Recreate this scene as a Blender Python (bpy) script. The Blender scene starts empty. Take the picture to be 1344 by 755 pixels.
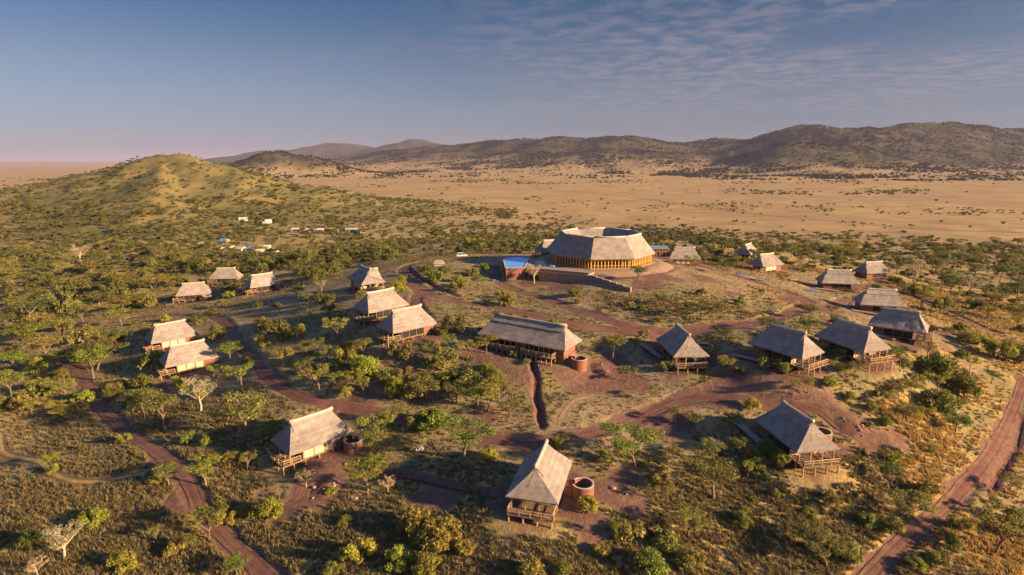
import bpy, math, random
import numpy as np
from mathutils import Vector

scene = bpy.context.scene
COL = scene.collection
# ================================================================= camera
cam_data = bpy.data.cameras.new('camera')
cam = bpy.data.objects.new('camera', cam_data); COL.objects.link(cam)
cam.location = (0, 0, 65)
cam.rotation_euler = (math.pi / 2 - math.atan(164.5 / 747), 0, 0)
cam_data.sensor_width = 36; cam_data.lens = 20.01
cam_data.clip_start = 1; cam_data.clip_end = 150000
scene.camera = cam
# ================================================================= sky
SUN_EL, SUN_AZ = 17.0, 112.0          # degrees; azimuth clockwise from +Y
world = bpy.data.worlds.new('World'); scene.world = world; world.use_nodes = True
wt = world.node_tree; wt.nodes.clear()
W = lambda t: wt.nodes.new('ShaderNode' + t)
sky = W('TexSky'); sky.sky_type = 'NISHITA'; sky.sun_disc = False
sky.sun_elevation = math.radians(SUN_EL); sky.sun_rotation = math.radians(SUN_AZ)
sky.altitude = 1500; sky.air_density = 1.0; sky.dust_density = 1.2; sky.ozone_density = 2.5
tc = W('TexCoord'); sep = W('SeparateXYZ'); wt.links.new(tc.outputs['Generated'], sep.inputs[0])
# tint of the dusty evening air: mauve low down, bluer higher up, then brightened overhead for fill light
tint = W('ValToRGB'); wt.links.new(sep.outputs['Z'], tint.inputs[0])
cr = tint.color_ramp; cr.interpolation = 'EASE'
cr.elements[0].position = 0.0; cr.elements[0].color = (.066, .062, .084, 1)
cr.elements[1].position = .60; cr.elements[1].color = (.185, .245, .315, 1)  # upper sky, out of view, raised to add fill light in the shade
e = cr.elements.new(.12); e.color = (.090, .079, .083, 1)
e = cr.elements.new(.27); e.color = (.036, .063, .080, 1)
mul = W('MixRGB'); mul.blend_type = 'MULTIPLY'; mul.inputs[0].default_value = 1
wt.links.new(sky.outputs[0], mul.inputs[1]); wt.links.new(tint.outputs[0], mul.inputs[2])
# thin altocumulus sheet: direction projected on a level layer
mx = W('Math'); mx.operation = 'MAXIMUM'; wt.links.new(sep.outputs['Z'], mx.inputs[0]); mx.inputs[1].default_value = .02
zb = W('Math'); zb.operation = 'ADD'; wt.links.new(mx.outputs[0], zb.inputs[0]); zb.inputs[1].default_value = .03
dvx = W('Math'); dvx.operation = 'DIVIDE'; wt.links.new(sep.outputs['X'], dvx.inputs[0]); wt.links.new(zb.outputs[0], dvx.inputs[1])
dvy = W('Math'); dvy.operation = 'DIVIDE'; wt.links.new(sep.outputs['Y'], dvy.inputs[0]); wt.links.new(zb.outputs[0], dvy.inputs[1])
cmb = W('CombineXYZ'); wt.links.new(dvx.outputs[0], cmb.inputs[0]); wt.links.new(dvy.outputs[0], cmb.inputs[1])
def wnoise(scale, detail, rough, off, dist=0.0):
    m = W('Mapping'); m.inputs['Location'].default_value = off; m.inputs['Scale'].default_value = (1, 1.0, 1)
    wt.links.new(cmb.outputs[0], m.inputs[0])
    n = W('TexNoise'); n.inputs['Scale'].default_value = scale; n.inputs['Detail'].default_value = detail
    n.inputs['Roughness'].default_value = rough; n.inputs['Distortion'].default_value = dist
    wt.links.new(m.outputs[0], n.inputs['Vector']); return n.outputs['Fac']
def wramp(src, a, b):
    r = W('MapRange'); r.interpolation_type = 'SMOOTHSTEP'; wt.links.new(src, r.inputs[0])
    r.inputs[1].default_value = a; r.inputs[2].default_value = b; return r.outputs[0]
def wmath(op, a, b):
    m = W('Math'); m.operation = op
    for i, v in enumerate((a, b)):
        if isinstance(v, (int, float)): m.inputs[i].default_value = v
        else: wt.links.new(v, m.inputs[i])
    return m.outputs[0]
fine = wramp(wnoise(5.0, 5, .6, (3.1, 0.4, 0), .3), .36, .66)
field = wramp(wnoise(.42, 2, .5, (6.7, 1.9, 0)), .33, .52)
clouds = wmath('MULTIPLY', fine, field)
clouds = wmath('MULTIPLY', clouds, wramp(sep.outputs['Z'], .03, .10))
clouds = wmath('MULTIPLY', clouds, wramp(sep.outputs['X'], -.55, .45))
clouds = wmath('MULTIPLY', clouds, wmath('SUBTRACT', 1.0, wmath('MULTIPLY', wramp(sep.outputs['Z'], .15, .26), .55)))
clouds = wmath('MULTIPLY', clouds, .6)
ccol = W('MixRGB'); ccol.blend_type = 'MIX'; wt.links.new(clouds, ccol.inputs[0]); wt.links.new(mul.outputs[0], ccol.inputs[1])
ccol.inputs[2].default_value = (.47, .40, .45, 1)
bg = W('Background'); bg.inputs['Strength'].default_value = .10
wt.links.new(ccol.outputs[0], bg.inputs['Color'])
wo = W('OutputWorld'); wt.links.new(bg.outputs[0], wo.inputs['Surface'])
# ================================================================= sun
sd = bpy.data.lights.new('sun', 'SUN'); sun = bpy.data.objects.new('sun', sd); COL.objects.link(sun)
sd.energy = 2.0; sd.angle = math.radians(2.0); sd.color = (1.0, .675, .385)
_a, _e = math.radians(SUN_AZ), math.radians(SUN_EL)
to_sun = Vector((math.sin(_a) * math.cos(_e), math.cos(_a) * math.cos(_e), math.sin(_e)))
sun.rotation_euler = to_sun.to_track_quat('Z', 'Y').to_euler()
sun.location = (200, -60, 120)
# ================================================================= exposure
vs = scene.view_settings
vs.view_transform = 'Standard'; vs.look = 'None'; vs.exposure = 3.02; vs.gamma = 1; vs.use_curve_mapping = False
scene.render.engine = 'CYCLES'
scene.cycles.use_denoising = True
scene.cycles.max_bounces = 6; scene.cycles.diffuse_bounces = 3; scene.cycles.transparent_max_bounces = 6
scene.cycles.volume_bounces = 0; scene.cycles.transmission_bounces = 3; scene.cycles.glossy_bounces = 2
HAZE = 4.2e-5
# ================================================================= survey data (metres)
CTRL_PTS = [(4.7, 78.8, 12.0), (51.6, 93.8, 13.0), (-38.3, 99.6, 9.0), (40.0, 123.8, 17.5), (5.1, 130.0, 20.0), (-27.0, 138.9, 22.0), (-37.2, 154.2, 23.5), (-50.6, 190.1, 23.0), (-103.0, 225.5, 12.0), (-142.1, 274.2, 7.5), (-134.9, 234.8, 7.5), (-105.6, 169.7, 9.5), (-90.8, 152.1, 8.5), (61.1, 120.2, 22.5), (79.2, 124.3, 22.5), (103.1, 145.4, 20.0), (115.5, 174.6, 19.0), (121.2, 207.8, 18.5), (162.4, 252.6, 14.5), (105.5, 233.9, 20.5), (116.7, 279.5, 18.0), (-1.8, 193.3, 25.0), (-22.7, 232.8, 26.5), (-36.1, 186.0, 26.0), (-25.5, 165.4, 24.5), (35.3, 142.3, 23.0), (17.9, 145.9, 23.0), (70.0, 154.2, 23.5), (43.9, 153.0, 26.0), (16.0, 185.8, 25.0), (7.2, 188.9, 24.6), (88.0, 173.5, 22.5), (0.0, 70.0, 8.5), (-72.2, 83.3, 5.0), (-103.0, 124.3, 4.0), (-159.8, 168.2, 3.0), (-45.8, 81.2, 6.5), (-37.0, 116.6, 15.0), (-18.7, 116.6, 15.0), (-76.1, 158.9, 13.5), (39.0, 78.4, 8.5), (77.9, 81.9, 6.0), (105.6, 116.1, 8.0), (113.0, 138.4, 14.0), (155.8, 166.6, 11.0), (189.1, 218.2, 10.0), (229.5, 291.1, 8.0), (330.5, 362.8, 4.0), (221.0, 382.0, 6.0), (136.8, 446.1, 7.0), (17.1, 455.5, 7.0), (-61.2, 405.4, 9.0), (-129.4, 350.9, 6.0), (-188.9, 374.8, 3.0), (-177.2, 246.0, 3.0), (-190.7, 224.5, 2.0), (-321.4, 351.8, 1.0), (33.1, 99.5, 13.0), (-14.8, 88.8, 10.0), (56.7, 210.5, 28.0), (49.6, 227.4, 28.0), (32.7, 234.5, 28.0), (15.7, 227.4, 28.0), (8.7, 210.5, 28.0), (15.7, 193.5, 28.0), (32.7, 186.5, 28.0), (49.6, 193.5, 28.0), (73.0, 238.4, 22.0), (58.0, 243.4, 23.5), (16.0, 238.4, 24.8), (-130.0, 41.7, 3.0), (130.0, 41.7, 4.0), (0.0, 16.7, 5.0), (-280.0, 0.0, 1.0), (280.0, 0.0, 1.0), (-330.0, 150.1, 1.0), (330.0, 141.7, 1.0), (0.0, -150.1, 2.0), (-250.0, -166.7, 0.0), (250.0, -166.7, 0.0), (-400.0, 333.5, 0.0), (420.0, 316.8, 0.0), (0.0, 533.6, 0.0), (-250.0, 500.2, 0.0), (250.0, 500.2, 0.0), (140.0, 466.9, 0.0), (-120.0, 466.9, 1.0)]
LODGE = (32.7, 210.5, 29.0)
RIDGES = [([(1691, 4168, 234), (1952, 4002, 302), (2312, 3918, 326), (2667, 3918, 317), (2972, 3918, 302), (3474, 4002, 282), (4468, 4168, 249), (6297, 4502, 219)], 900), ([(-1195, 5336, 153), (-728, 5002, 211), (-452, 4835, 224), (-133, 4669, 236), (163, 4502, 247), (332, 4419, 261), (561, 4419, 249), (718, 4335, 268), (999, 4335, 262), (1281, 4335, 230), (1504, 4335, 257), (1759, 4335, 230)], 900), ([(1304, 3251, 119), (1472, 3085, 174), (1612, 3085, 178), (1772, 3043, 146), (1950, 3001, 96)], 420), ([(-167, 4002, 96), (235, 3752, 127), (597, 3585, 138), (948, 3502, 127), (1236, 3418, 139)], 500), ([(-1322, 2835, 76), (-1153, 2751, 117), (-1075, 2751, 114), (-958, 2751, 90), (-870, 2751, 72)], 230), ([(-4654, 9588, 151), (-3603, 9171, 275), (-3121, 9171, 333), (-2584, 9171, 356), (-2289, 9171, 298), (-1667, 7920, 286), (-1284, 7503, 350), (-993, 7503, 322), (-330, 7920, 236)], 1200), ([(-615, 834, 47), (-520, 800, 65), (-467, 775, 73), (-435, 771, 72), (-396, 763, 67), (-351, 750, 58), (-282, 734, 40)], 165), ([(-463, 775, 69), (-390, 634, 38), (-332, 517, 17)], 110), ([(-463, 775, 66), (-605, 750, 36), (-787, 750, 21)], 170), ([(-12618, 12506, 81), (-10003, 12506, 81), (-8371, 12506, 65)], 1500)]
ROADS = {'ring': (3.6, [(-22.3, 228.0), (-35.0, 230.2), (-42.4, 222.9), (-36.4, 194.7), (-29.1, 176.5), (-18.8, 166.5), (-7.1, 160.8), (5.9, 152.8), (15.9, 146.7), (25.5, 142.8), (38.8, 140.5), (52.3, 140.1), (65.8, 144.4), (80.6, 158.3)]), 'rise': (3.3, [(80.6, 158.3), (91.7, 171.3), (92.6, 183.2), (88.9, 195.0), (83.0, 207.6), (76.0, 220.8), (66.3, 218.8)]), 'east': (3.3, [(80.6, 158.3), (96.9, 169.9), (115.7, 191.1)]), 'rim': (2.9, [(129.5, 215.7), (153.7, 235.0), (154.3, 216.6), (153.5, 199.1), (152.7, 177.5), (155.1, 164.6), (158.4, 154.2)]), 'upper': (2.6, [(-6.9, 210.2), (-5.3, 192.8), (0.0, 182.6), (7.8, 172.1), (15.0, 159.8), (22.6, 151.2), (29.8, 144.7), (35.1, 141.4)]), 'spur': (2.6, [(-29.1, 176.5), (-29.1, 166.2), (-27.0, 157.6), (-23.3, 150.3)]), 'west': (2.7, [(-150.2, 215.7), (-134.5, 212.3), (-117.8, 206.4), (-102.4, 192.3), (-88.3, 172.9), (-73.5, 151.1), (-60.0, 132.1), (-49.6, 121.1), (-42.0, 116.3), (-34.7, 114.0), (-24.1, 110.0), (-12.6, 106.0), (-3.2, 100.9), (4.1, 99.4), (11.4, 100.5), (19.2, 103.3), (26.9, 107.9), (34.2, 112.1), (41.6, 112.6), (49.3, 109.9), (56.6, 107.1)]), 'link': (2.3, [(56.6, 107.1), (61.6, 106.3), (63.7, 101.6)]), 'valley': (2.6, [(-150.1, 182.3), (-132.4, 162.2), (-115.2, 145.9), (-100.5, 130.7), (-82.1, 114.2), (-69.7, 104.2), (-61.0, 96.6), (-54.6, 88.9), (-47.6, 82.3), (-39.5, 75.4), (-33.8, 70.5)]), 'southeast': (2.2, [(131.8, 137.9), (112.8, 119.7), (92.3, 100.8), (77.2, 88.8), (65.0, 80.7), (56.2, 74.6), (47.7, 68.6)]), 'camp': (2.9, [(-260.0, 606.4), (-255.3, 647.3), (-208.2, 647.1), (-136.6, 675.5)]), 'plainroad': (2.5, [(56.5, 1530.8), (237.4, 1006.2), (311.8, 713.0), (397.3, 561.4), (470.0, 521.0)])}
TRACKS = {'track': [(-119.5, 122.3), (-112.8, 115.3), (-106.6, 111.8), (-98.7, 108.4), (-91.9, 103.0), (-84.6, 99.0), (-78.7, 98.0), (-71.4, 99.2)], 'footpath': [(9.6, 105.3), (11.5, 109.5), (13.8, 112.3), (16.8, 113.6)]}
TRENCHES = [[(4.5, 126.6), (4.7, 122.4), (5.4, 118.7), (5.0, 113.7), (5.7, 109.3), (5.4, 106.3), (6.0, 104.0)], [(-23.2, 94.0), (-15.8, 91.1), (-8.7, 87.4), (-2.8, 84.1)], [(-42.1, 222.7), (-33.0, 194.7), (-23.8, 179.3), (-16.9, 170.8)], [(117.7, 121.3), (102.5, 106.5), (85.6, 91.8)], [(157.9, 219.6), (156.7, 201.5), (155.3, 180.1)]]
SOIL = [(-30.0, 164.8, 9), (4.0, 97.7, 6), (-4.7, 99.7, 5), (-35.6, 95.6, 9), (-36.4, 89.8, 8), (-32.1, 101.1, 6), (16.3, 85.6, 8), (12.0, 77.2, 5), (28.3, 103.8, 8), (41.6, 112.6, 6), (65.5, 103.6, 7), (68.2, 100.2, 7), (62.9, 107.4, 6), (22.8, 126.3, 6), (16.7, 119.8, 7), (25.3, 120.0, 5), (3.1, 119.4, 3), (49.4, 118.9, 6), (53.6, 114.8, 7), (49.1, 125.3, 5), (12.3, 187.9, 9), (16.7, 178.9, 7), (4.6, 188.6, 5), (64.6, 190.6, 8), (50.7, 187.5, 9), (68.1, 172.2, 7), (90.4, 173.6, 8), (93.3, 161.2, 7), (88.0, 147.9, 5), (56.6, 141.4, 6), (37.9, 136.9, 5), (-32.0, 116.6, 5), (-38.2, 183.3, 4), (-77.3, 172.8, 5), (-115.9, 197.8, 6), (-71.2, 134.5, 5), (-89.6, 138.9, 5), (-5.0, 108.1, 4), (90.8, 129.4, 6), (191.8, 229.2, 5), (127.2, 160.4, 5), (-57.5, 91.5, 4), (42.8, 175.5, 7), (2.3, 84.8, 6), (-14.3, 85.6, 5)]
GREEN = [(-29.3, 191.9, 14), (-16.0, 188.6, 12), (-6.6, 149.0, 8), (4.9, 122.4, 8), (-5.7, 125.7, 8), (51.9, 90.7, 7), (43.3, 118.1, 5), (-128.3, 251.5, 14), (-62.3, 165.1, 14), (-43.5, 139.8, 12), (78.9, 116.0, 8)]
TALL = [(44.2, 153.9, 9), (56.4, 158.4, 8), (71.3, 171.1, 8), (30.2, 158.7, 6), (86.8, 187.3, 6), (-86.4, 94.8, 26), (-77.5, 100.6, 18), (-111.6, 125.9, 24), (-62.6, 82.4, 20), (-48.7, 75.2, 14), (-13.2, 77.6, 14), (-7.9, 71.1, 12), (5.2, 70.2, 14), (16.5, 73.1, 16), (24.9, 71.2, 14), (34.0, 77.8, 10), (46.0, 78.3, 16), (62.7, 88.2, 14), (72.8, 95.8, 12), (81.8, 105.0, 9), (75.0, 75.4, 16), (68.0, 77.1, 10), (97.7, 102.7, 8), (135.9, 146.1, 12), (112.4, 127.2, 10), (-38.0, 74.5, 9), (-30.6, 80.0, 9), (-80.7, 118.0, 9), (46.3, 84.2, 8), (107.0, 135.7, 10)]
COTS = {1: (4.7, 84.0, -105.2), 2: (-38.7, 101.9, -134.6), 3: (51.8, 96.2, -80.9), 4: (40.0, 128.1, -86.8), 5: (4.1, 132.6, -32.2), 6: (-26.7, 139.7, -137.9), 7: (-36.4, 153.2, -133.6), 8: (-48.8, 186.6, -55.0), 9: (-105.1, 234.6, -136.2), 10: (-138.2, 270.3, -172.0), 11: (-135.9, 237.3, -158.2), 12: (-105.5, 169.0, -134.6), 13: (-89.7, 150.1, -138.5), 14: (60.7, 120.7, -57.8), 15: (77.4, 124.2, -70.2), 16: (103.7, 147.1, -38.1), 17: (115.7, 174.1, -14.9), 18: (121.9, 208.8, -11.0), 19: (160.5, 249.1, 11.5), 20: (108.3, 239.6, -152.4), 21: (117.9, 282.5, -130.9), 22: (73.0, 239.0, 172.0), 23: (17.0, 239.0, -160.0)}
TREES = [
(21.9,91.7,10.5,'a','g'),(-8.9,94.9,10.6,'a','g'),(33.4,84.5,9.6,'a','o'),(74.6,77,8.5,'a','o'),(-54.7,107.4,10.3,'a','o'),(-10.9,75.4,7.6,'b','o'),
(-121.2,157,13.3,'a','k'),(45.9,72.2,6.7,'a','o'),(101.2,127.9,10.9,'b','o'),(-75.4,114.4,9.6,'a','k'),(90,112.2,9,'b','k'),(-25.2,89.5,7.2,'a','g'),
(-15.9,105.2,8.2,'b','g'),(17.9,75.1,6.2,'b','o'),(26.8,76.2,6.2,'a','o'),(45,75,6,'a','o'),(63.5,82,6.4,'a','o'),(-48.1,79.7,6.1,'a','g'),
(-22.3,72.7,5.6,'b','y'),(-15,77.9,5.9,'b','o'),(22.6,74.2,5.6,'b','o'),(19.2,69.2,5.3,'b','g'),(-16.1,124.6,8.8,'b','o'),(-145.9,169,11.9,'a','o'),
(-169.2,187.9,13.2,'a','k'),(-117.3,150.6,10.3,'a','y'),(-27.7,103.3,7.2,'a','y'),(-56,93.8,6.4,'a','y'),(-71.1,85,5.9,'b','y'),(-16.5,71.5,5.1,'b','y'),
(133.4,149.3,9.7,'b','g'),(-33.7,123.6,8.1,'b','y'),(-18.3,113.7,7.5,'a','o'),(-181.1,241.8,15.4,'a','k'),(-181.4,257.4,16.3,'b','k'),(-58.7,74.4,5,'b','y'),
(-77.2,80.1,5.4,'b','k'),(-41,84.5,5.6,'b','y'),(-59.8,109.5,7,'a','o'),(-134.3,142.8,9,'a','o'),(-132.9,166.1,10.3,'b','k'),(-7.2,110.6,7,'a','y'),
(-12.1,70,4.7,'b','g'),(2.7,67.7,4.6,'b','o'),(25.4,71,4.8,'b','o'),(-13.2,118.8,7.4,'b','k'),(-21,115.5,7.3,'b','o'),(-157.4,191.6,11.8,'a','o'),
(-194.8,221.8,13.6,'a','k'),(-167.8,258.5,15.6,'a','o'),(-43.3,120,7.2,'a','o'),(-26.7,98.3,6.1,'a','o'),(-69.5,77.3,4.7,'d','p'),(-85.5,122.9,7.1,'a','o'),
(-48.2,105.4,6.1,'a','g'),(-100.1,151.3,8.6,'b','o'),(-19.4,105.6,6.1,'b','o'),(-6.9,72.7,4.4,'b','o'),(89.7,106.1,6.2,'a','g'),(103.5,125.4,7.2,'b','o'),
(49.4,73.3,4.5,'b','o'),(70.5,86.8,5.2,'b','o'),(108.6,129.7,7.4,'b','o'),(-26.3,128.3,7.2,'b','o'),(-28.9,121.6,6.9,'b','o'),(-11.6,112.5,6.5,'a','o'),
(-9.7,117,6.7,'b','o'),(-124.8,142.5,8.2,'b','o'),(-124.2,134.4,7.7,'b','o'),(-144.1,182.9,10.3,'b','o'),(-194.1,236.9,13.1,'b','o'),(-170.3,278,15.2,'b','k'),
(-212.9,270.7,14.9,'b','k'),(63.4,73.6,4.4,'b','o'),(-63.9,126.5,6.9,'a','y'),(11.8,80,4.6,'b','y'),(175.1,189.6,10,'a','o'),(-17.6,118.8,6.4,'b','k'),
(-162,184.1,9.5,'a','y'),(-52.1,77.6,4.3,'b','o'),(-40.1,72.1,4,'a','g'),(-71.2,120.9,6.3,'d','p'),(-78.2,150.3,7.6,'a','g'),(-65.1,153.1,7.7,'b','k'),
(-56.9,134.1,6.8,'a','o'),(7,68.3,3.8,'b','g'),(12.9,71.6,3.9,'b','o'),(46.8,90.3,4.8,'b','g'),(42.5,101.3,5.3,'a','o'),(104.9,123.6,6.4,'b','k'),
(83.1,83.6,4.5,'b','o'),(-14.8,141,7.1,'b','k'),(-45,141.7,7.1,'a','y'),(-25.3,116.2,6,'b','y'),(-5,109.4,5.7,'a','y'),(24.4,86.4,4.6,'b','o'),
(-129.6,178.8,9,'b','k'),(-196.2,291.4,14.4,'b','k'),(-10.5,127.9,6.4,'a','o'),(-62.9,94.1,4.8,'a','o'),(67.4,77,4,'b','o'),(58.9,72.6,3.8,'b','g'),
(59.5,78.9,4.1,'b','o'),(56.2,80.2,4.1,'b','o'),(159.9,219.4,10.3,'b','k'),(131.7,156.7,7.5,'b','o'),(-39.4,128.5,6.2,'b','y'),(-24.2,106.5,5.2,'a','o'),
(-2.7,112.2,5.5,'a','o'),(-0.3,107.6,5.3,'a','o'),(-104.1,139.4,6.8,'b','o'),(-140.4,159.3,7.7,'b','y'),(-150.4,162.9,7.8,'a','y'),(-175.4,313.9,14.5,'b','k'),
(84.2,112.8,5.3,'a','o'),(36.1,79.7,4,'b','g'),(-180.5,209.5,9.5,'a','o'),(-96.8,140.7,6.4,'b','k'),(72.1,81.2,3.9,'b','g'),(47.6,119.6,5.4,'a','o'),
(23.8,128.7,5.8,'a','o'),(36.3,93.5,4.4,'a','o'),(65.7,88.7,4.1,'a','k'),(-118.2,141.4,6.3,'a','y'),(142.7,150.8,6.6,'b','y'),(-24.4,121,5.2,'b','o'),
(-126.4,162.4,6.9,'a','o'),(88.5,90.9,4.1,'a','o'),(-160,227.3,9.5,'a','o'),(-91.1,129.3,5.6,'b','o'),(-49.7,97.1,4.3,'a','o'),(-45.6,86.7,3.9,'b','o'),
(-72.4,161,6.7,'b','k'),(-91.4,168.9,7.1,'b','k'),(52.1,83.2,3.7,'b','o'),(80.4,150.6,6.3,'a','k'),(207.7,228,9.4,'a','k'),(138.3,147.7,6.3,'b','k'),
(-34.8,119.8,5.1,'a','y'),(-14.6,118.9,5.1,'b','y'),(-44.9,131.5,5.6,'a','o'),(-4.4,94.3,4.2,'b','y'),(-24.2,95.5,4.2,'b','g'),(-66.6,96.3,4.3,'b','o'),
(-190.2,323.2,13.2,'b','k'),(-153.6,230.6,9.6,'b','o'),(-80.7,229.6,9.4,'b','k'),(-99.2,262.4,10.7,'b','k'),(-75.3,237.8,9.7,'b','k'),(-120.4,302.9,12.4,'b','k'),
(-167.6,203.6,8.4,'b','o'),(-185.8,232.4,9.5,'b','o'),(-197.7,214,8.8,'a','k'),(184.8,212.8,8.6,'a','o'),(-6.2,130,5.4,'a','o'),(-26,71.4,3.2,'b','o'),
(95.1,119.4,5,'a','g'),(-211.9,238.3,9.5,'a','k'),(146.8,157,6.3,'b','y'),(79,81.2,3.5,'b','o'),(-21.3,128.4,5.1,'a','o'),(159.3,183.6,7.2,'a','y'),
(-36.3,131,5.2,'a','o'),(-69.9,151.5,6,'b','y'),(46.5,95,3.9,'b','g'),(35.4,103,4.2,'a','o'),(177.7,245.9,9.4,'d','p'),(104.5,136.1,5.4,'a','o'),
(-110.1,136.5,5.5,'b','y'),(-169,216.1,8.4,'a','o'),(-53.2,160.1,6.1,'a','o'),(-138.6,149.1,5.9,'a','g'),(-5.7,121.5,4.7,'b','g'),(148.1,189.8,7.2,'b','o'),
(-129.8,135.2,5.3,'b','o'),(202.2,258.1,9.5,'a','k'),(142.8,192.6,7.2,'a','y'),(-118.7,182.7,6.7,'b','o'),(198.9,251.3,9.1,'b','o'),(-40.8,134,4.9,'b','o'),
(-53.8,98.6,3.8,'a','o'),(-109,128.2,4.8,'a','y'),(-52.4,137.9,5,'a','o'),(-144.6,202.9,7.3,'a','o'),(-84.8,136.3,5.1,'b','y'),(-76,129.6,4.8,'b','y'),
(45.5,94.6,3.6,'b','o'),(77.5,104.5,3.9,'a','o'),(80.9,111.3,4.1,'a','o'),(51.6,133.1,4.8,'a','k'),(63.6,135.7,4.9,'a','k'),(79,204,7.2,'a','k'),
(47.4,145.4,5.2,'a','k'),(163,236.6,8.4,'b','k'),(57.7,115,4.2,'b','g'),(-3.5,118.2,4.4,'b','y'),(-17.2,174.4,6.2,'b','g'),(-24.5,184.9,6.6,'b','g'),
(40.7,179.5,6.4,'a','k'),(25.6,120,4.4,'a','o'),(-57.7,174.1,6.2,'b','k'),(7.9,96.8,3.7,'b','k'),(72.9,120.7,4.4,'b','k'),(73.5,135.2,4.9,'a','k'),
(84.6,122.6,4.5,'a','o'),(43,93.6,3.6,'b','o'),(41.3,94.5,3.6,'a','o'),(-47.3,84.2,3.3,'b','y'),(192.6,238.9,8.4,'a','o'),(233.1,254.1,9,'a','o'),
(-115.6,171.6,6.2,'a','o'),(16.4,92.9,3.5,'b','y'),(-128.9,153.1,5.6,'b','k'),(80.2,85.1,3.3,'a','k'),(238.9,273.3,9.5,'a','k'),(12.7,266.1,9,'b','y'),
(177.3,229.4,7.9,'a','k'),(-129.5,145.4,5.2,'a','y'),(-67.3,281.5,9.5,'b','k'),(250.2,279.4,9.5,'a','o'),(192.6,209.7,7.2,'b','k'),(-184.6,268.9,9.1,'a','o'),
(120.3,144.6,5,'b','g'),(-58.8,266.3,8.8,'b','k'),(168,179.3,6.1,'b','y'),(-186.9,286.6,9.5,'a','o'),(75.6,95.1,3.4,'a','o'),(263.3,288.2,9.5,'a','k'),
(-77.5,199.8,6.6,'a','y'),(53.5,147.5,4.9,'a','k'),(227,309,10.1,'a','k'),(190.9,231.4,7.6,'d','p'),(54.7,117.2,4,'b','o'),(-17.9,139.4,4.7,'b','k'),
(34.6,121.8,4.1,'b','o'),(-36.7,175.8,5.8,'b','y'),(-36.3,116.9,4,'b','y'),(71,123.8,4.2,'b','k'),(72.9,114.4,3.9,'a','o'),(67.8,129.6,4.4,'b','k'),
(89,118.1,4,'a','o'),(-69,292.2,9.5,'a','o'),(198.9,214.4,7.1,'a','o'),(117,269.4,8.7,'a','o'),(-264.1,291,9.5,'a','o'),(42.8,90.9,3.2,'b','g'),
(-118.9,131.1,4.5,'a','o'),(-39,119,4,'a','g'),(-14.8,132.5,4.4,'a','g'),(-107.7,296.1,9.5,'a','o'),(-146.4,154.9,5.2,'a','g'),(-92.6,104.1,3.6,'a','y'),
(136.2,166.3,5.5,'b','k'),(-125,170,5.6,'a','o'),(-83.7,298.3,9.5,'b','k'),(-266.9,297.9,9.5,'a','o'),(-48.9,137.2,4.5,'a','o'),(-26.9,81.4,2.8,'b','o'),
(-216.1,300.9,9.5,'b','o'),(-153.2,168,5.5,'b','g'),(100.5,119,3.9,'b','g'),(167.9,209.5,6.6,'a','o'),(-17.2,306.2,9.5,'b','y'),(47.2,126.2,4.1,'a','o'),
(-273.1,303.7,9.5,'a','o'),(125.7,276.1,8.6,'b','k'),(80.8,105.8,3.5,'a','k'),(29.9,132.3,4.2,'a','o'),(76.8,108,3.5,'a','o'),(187.7,308.8,9.5,'a','o'),
(-67.3,181.8,5.7,'a','o'),(173.1,203.9,6.4,'b','k'),(-258.4,307.8,9.5,'b','k'),(-283.1,308.3,9.5,'b','o'),(-155.5,309.2,9.5,'b','k'),(-114.2,132,4.3,'a','y'),
(-110.9,310.8,9.5,'a','k'),(-58.5,148.6,4.7,'a','k'),(240.3,289.9,8.9,'a','o'),(193.9,226,7,'a','o'),(-9.4,315.2,9.5,'b','k'),(69.5,94.3,3.1,'b','y'),
(-234.1,312.5,9.5,'a','o'),(-160.6,175.2,5.5,'a','o'),(-94,134.1,4.3,'a','o'),(-125.6,314.3,9.5,'a','o'),(-3.3,261.7,7.9,'b','k'),(120,133.9,4.2,'a','k'),
(-265.5,313.7,9.5,'a','k'),(252.3,314.8,9.5,'a','k'),(25.2,82.8,2.7,'a','o'),(37.6,89.2,2.9,'a','k'),(-66.8,108.1,3.5,'b','g'),(-62.4,106.6,3.4,'b','o'),
(-110.2,202,6.2,'b','k'),(-107.6,154.8,4.8,'a','y'),(48.9,107.6,3.4,'b','y'),(46.6,85.7,2.8,'d','p'),(10.8,146,4.5,'b','y'),(-1.6,160.4,4.9,'b','o'),
(-13.9,196.4,5.9,'b','o'),(-29.8,195.3,5.9,'b','k'),(7.5,188,5.7,'d','p'),(19,166.7,5,'b','g'),(-47.3,174.4,5.3,'b','o'),(-62.9,181.1,5.5,'b','k'),
(8.8,95.8,3.1,'a','o'),(71.2,115.9,3.6,'b','y'),(65.5,110.8,3.5,'b','y'),(-181.2,215.9,6.6,'b','y'),(208.5,234,7.1,'a','k'),(-88,292.6,8.7,'b','k'),
(194.8,322.6,9.5,'a','y'),(157.9,201,6,'b','k'),(246.4,322.5,9.5,'a','k'),(-92.8,285.5,8.4,'b','k'),(84.1,140.7,4.2,'a','k'),(-184.3,199.9,6,'a','g'),
(68.1,214.9,6.3,'a','y'),(208,274.9,8.1,'a','o'),(175.6,236.8,7,'a','o'),(-17.1,129.9,3.9,'a','g'),(272.6,326.1,9.5,'a','o'),(-20.4,132.3,4,'b','k'),
(14.4,329.7,9.5,'b','k'),(-264.4,326.1,9.5,'a','y'),(32.2,104.7,3.2,'a','g'),(-18.1,186.5,5.4,'b','y'),(204.5,239.4,7,'a','o'),(278.6,308.4,9,'a','o'),
(185.6,330,9.5,'a','y'),(-153.8,329.6,9.5,'b','k'),(74.9,138.9,4.1,'a','o'),(-110.5,192.9,5.7,'b','k'),(-145.6,331.5,9.5,'b','o'),(-300.9,330.6,9.5,'a','y'),
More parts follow.
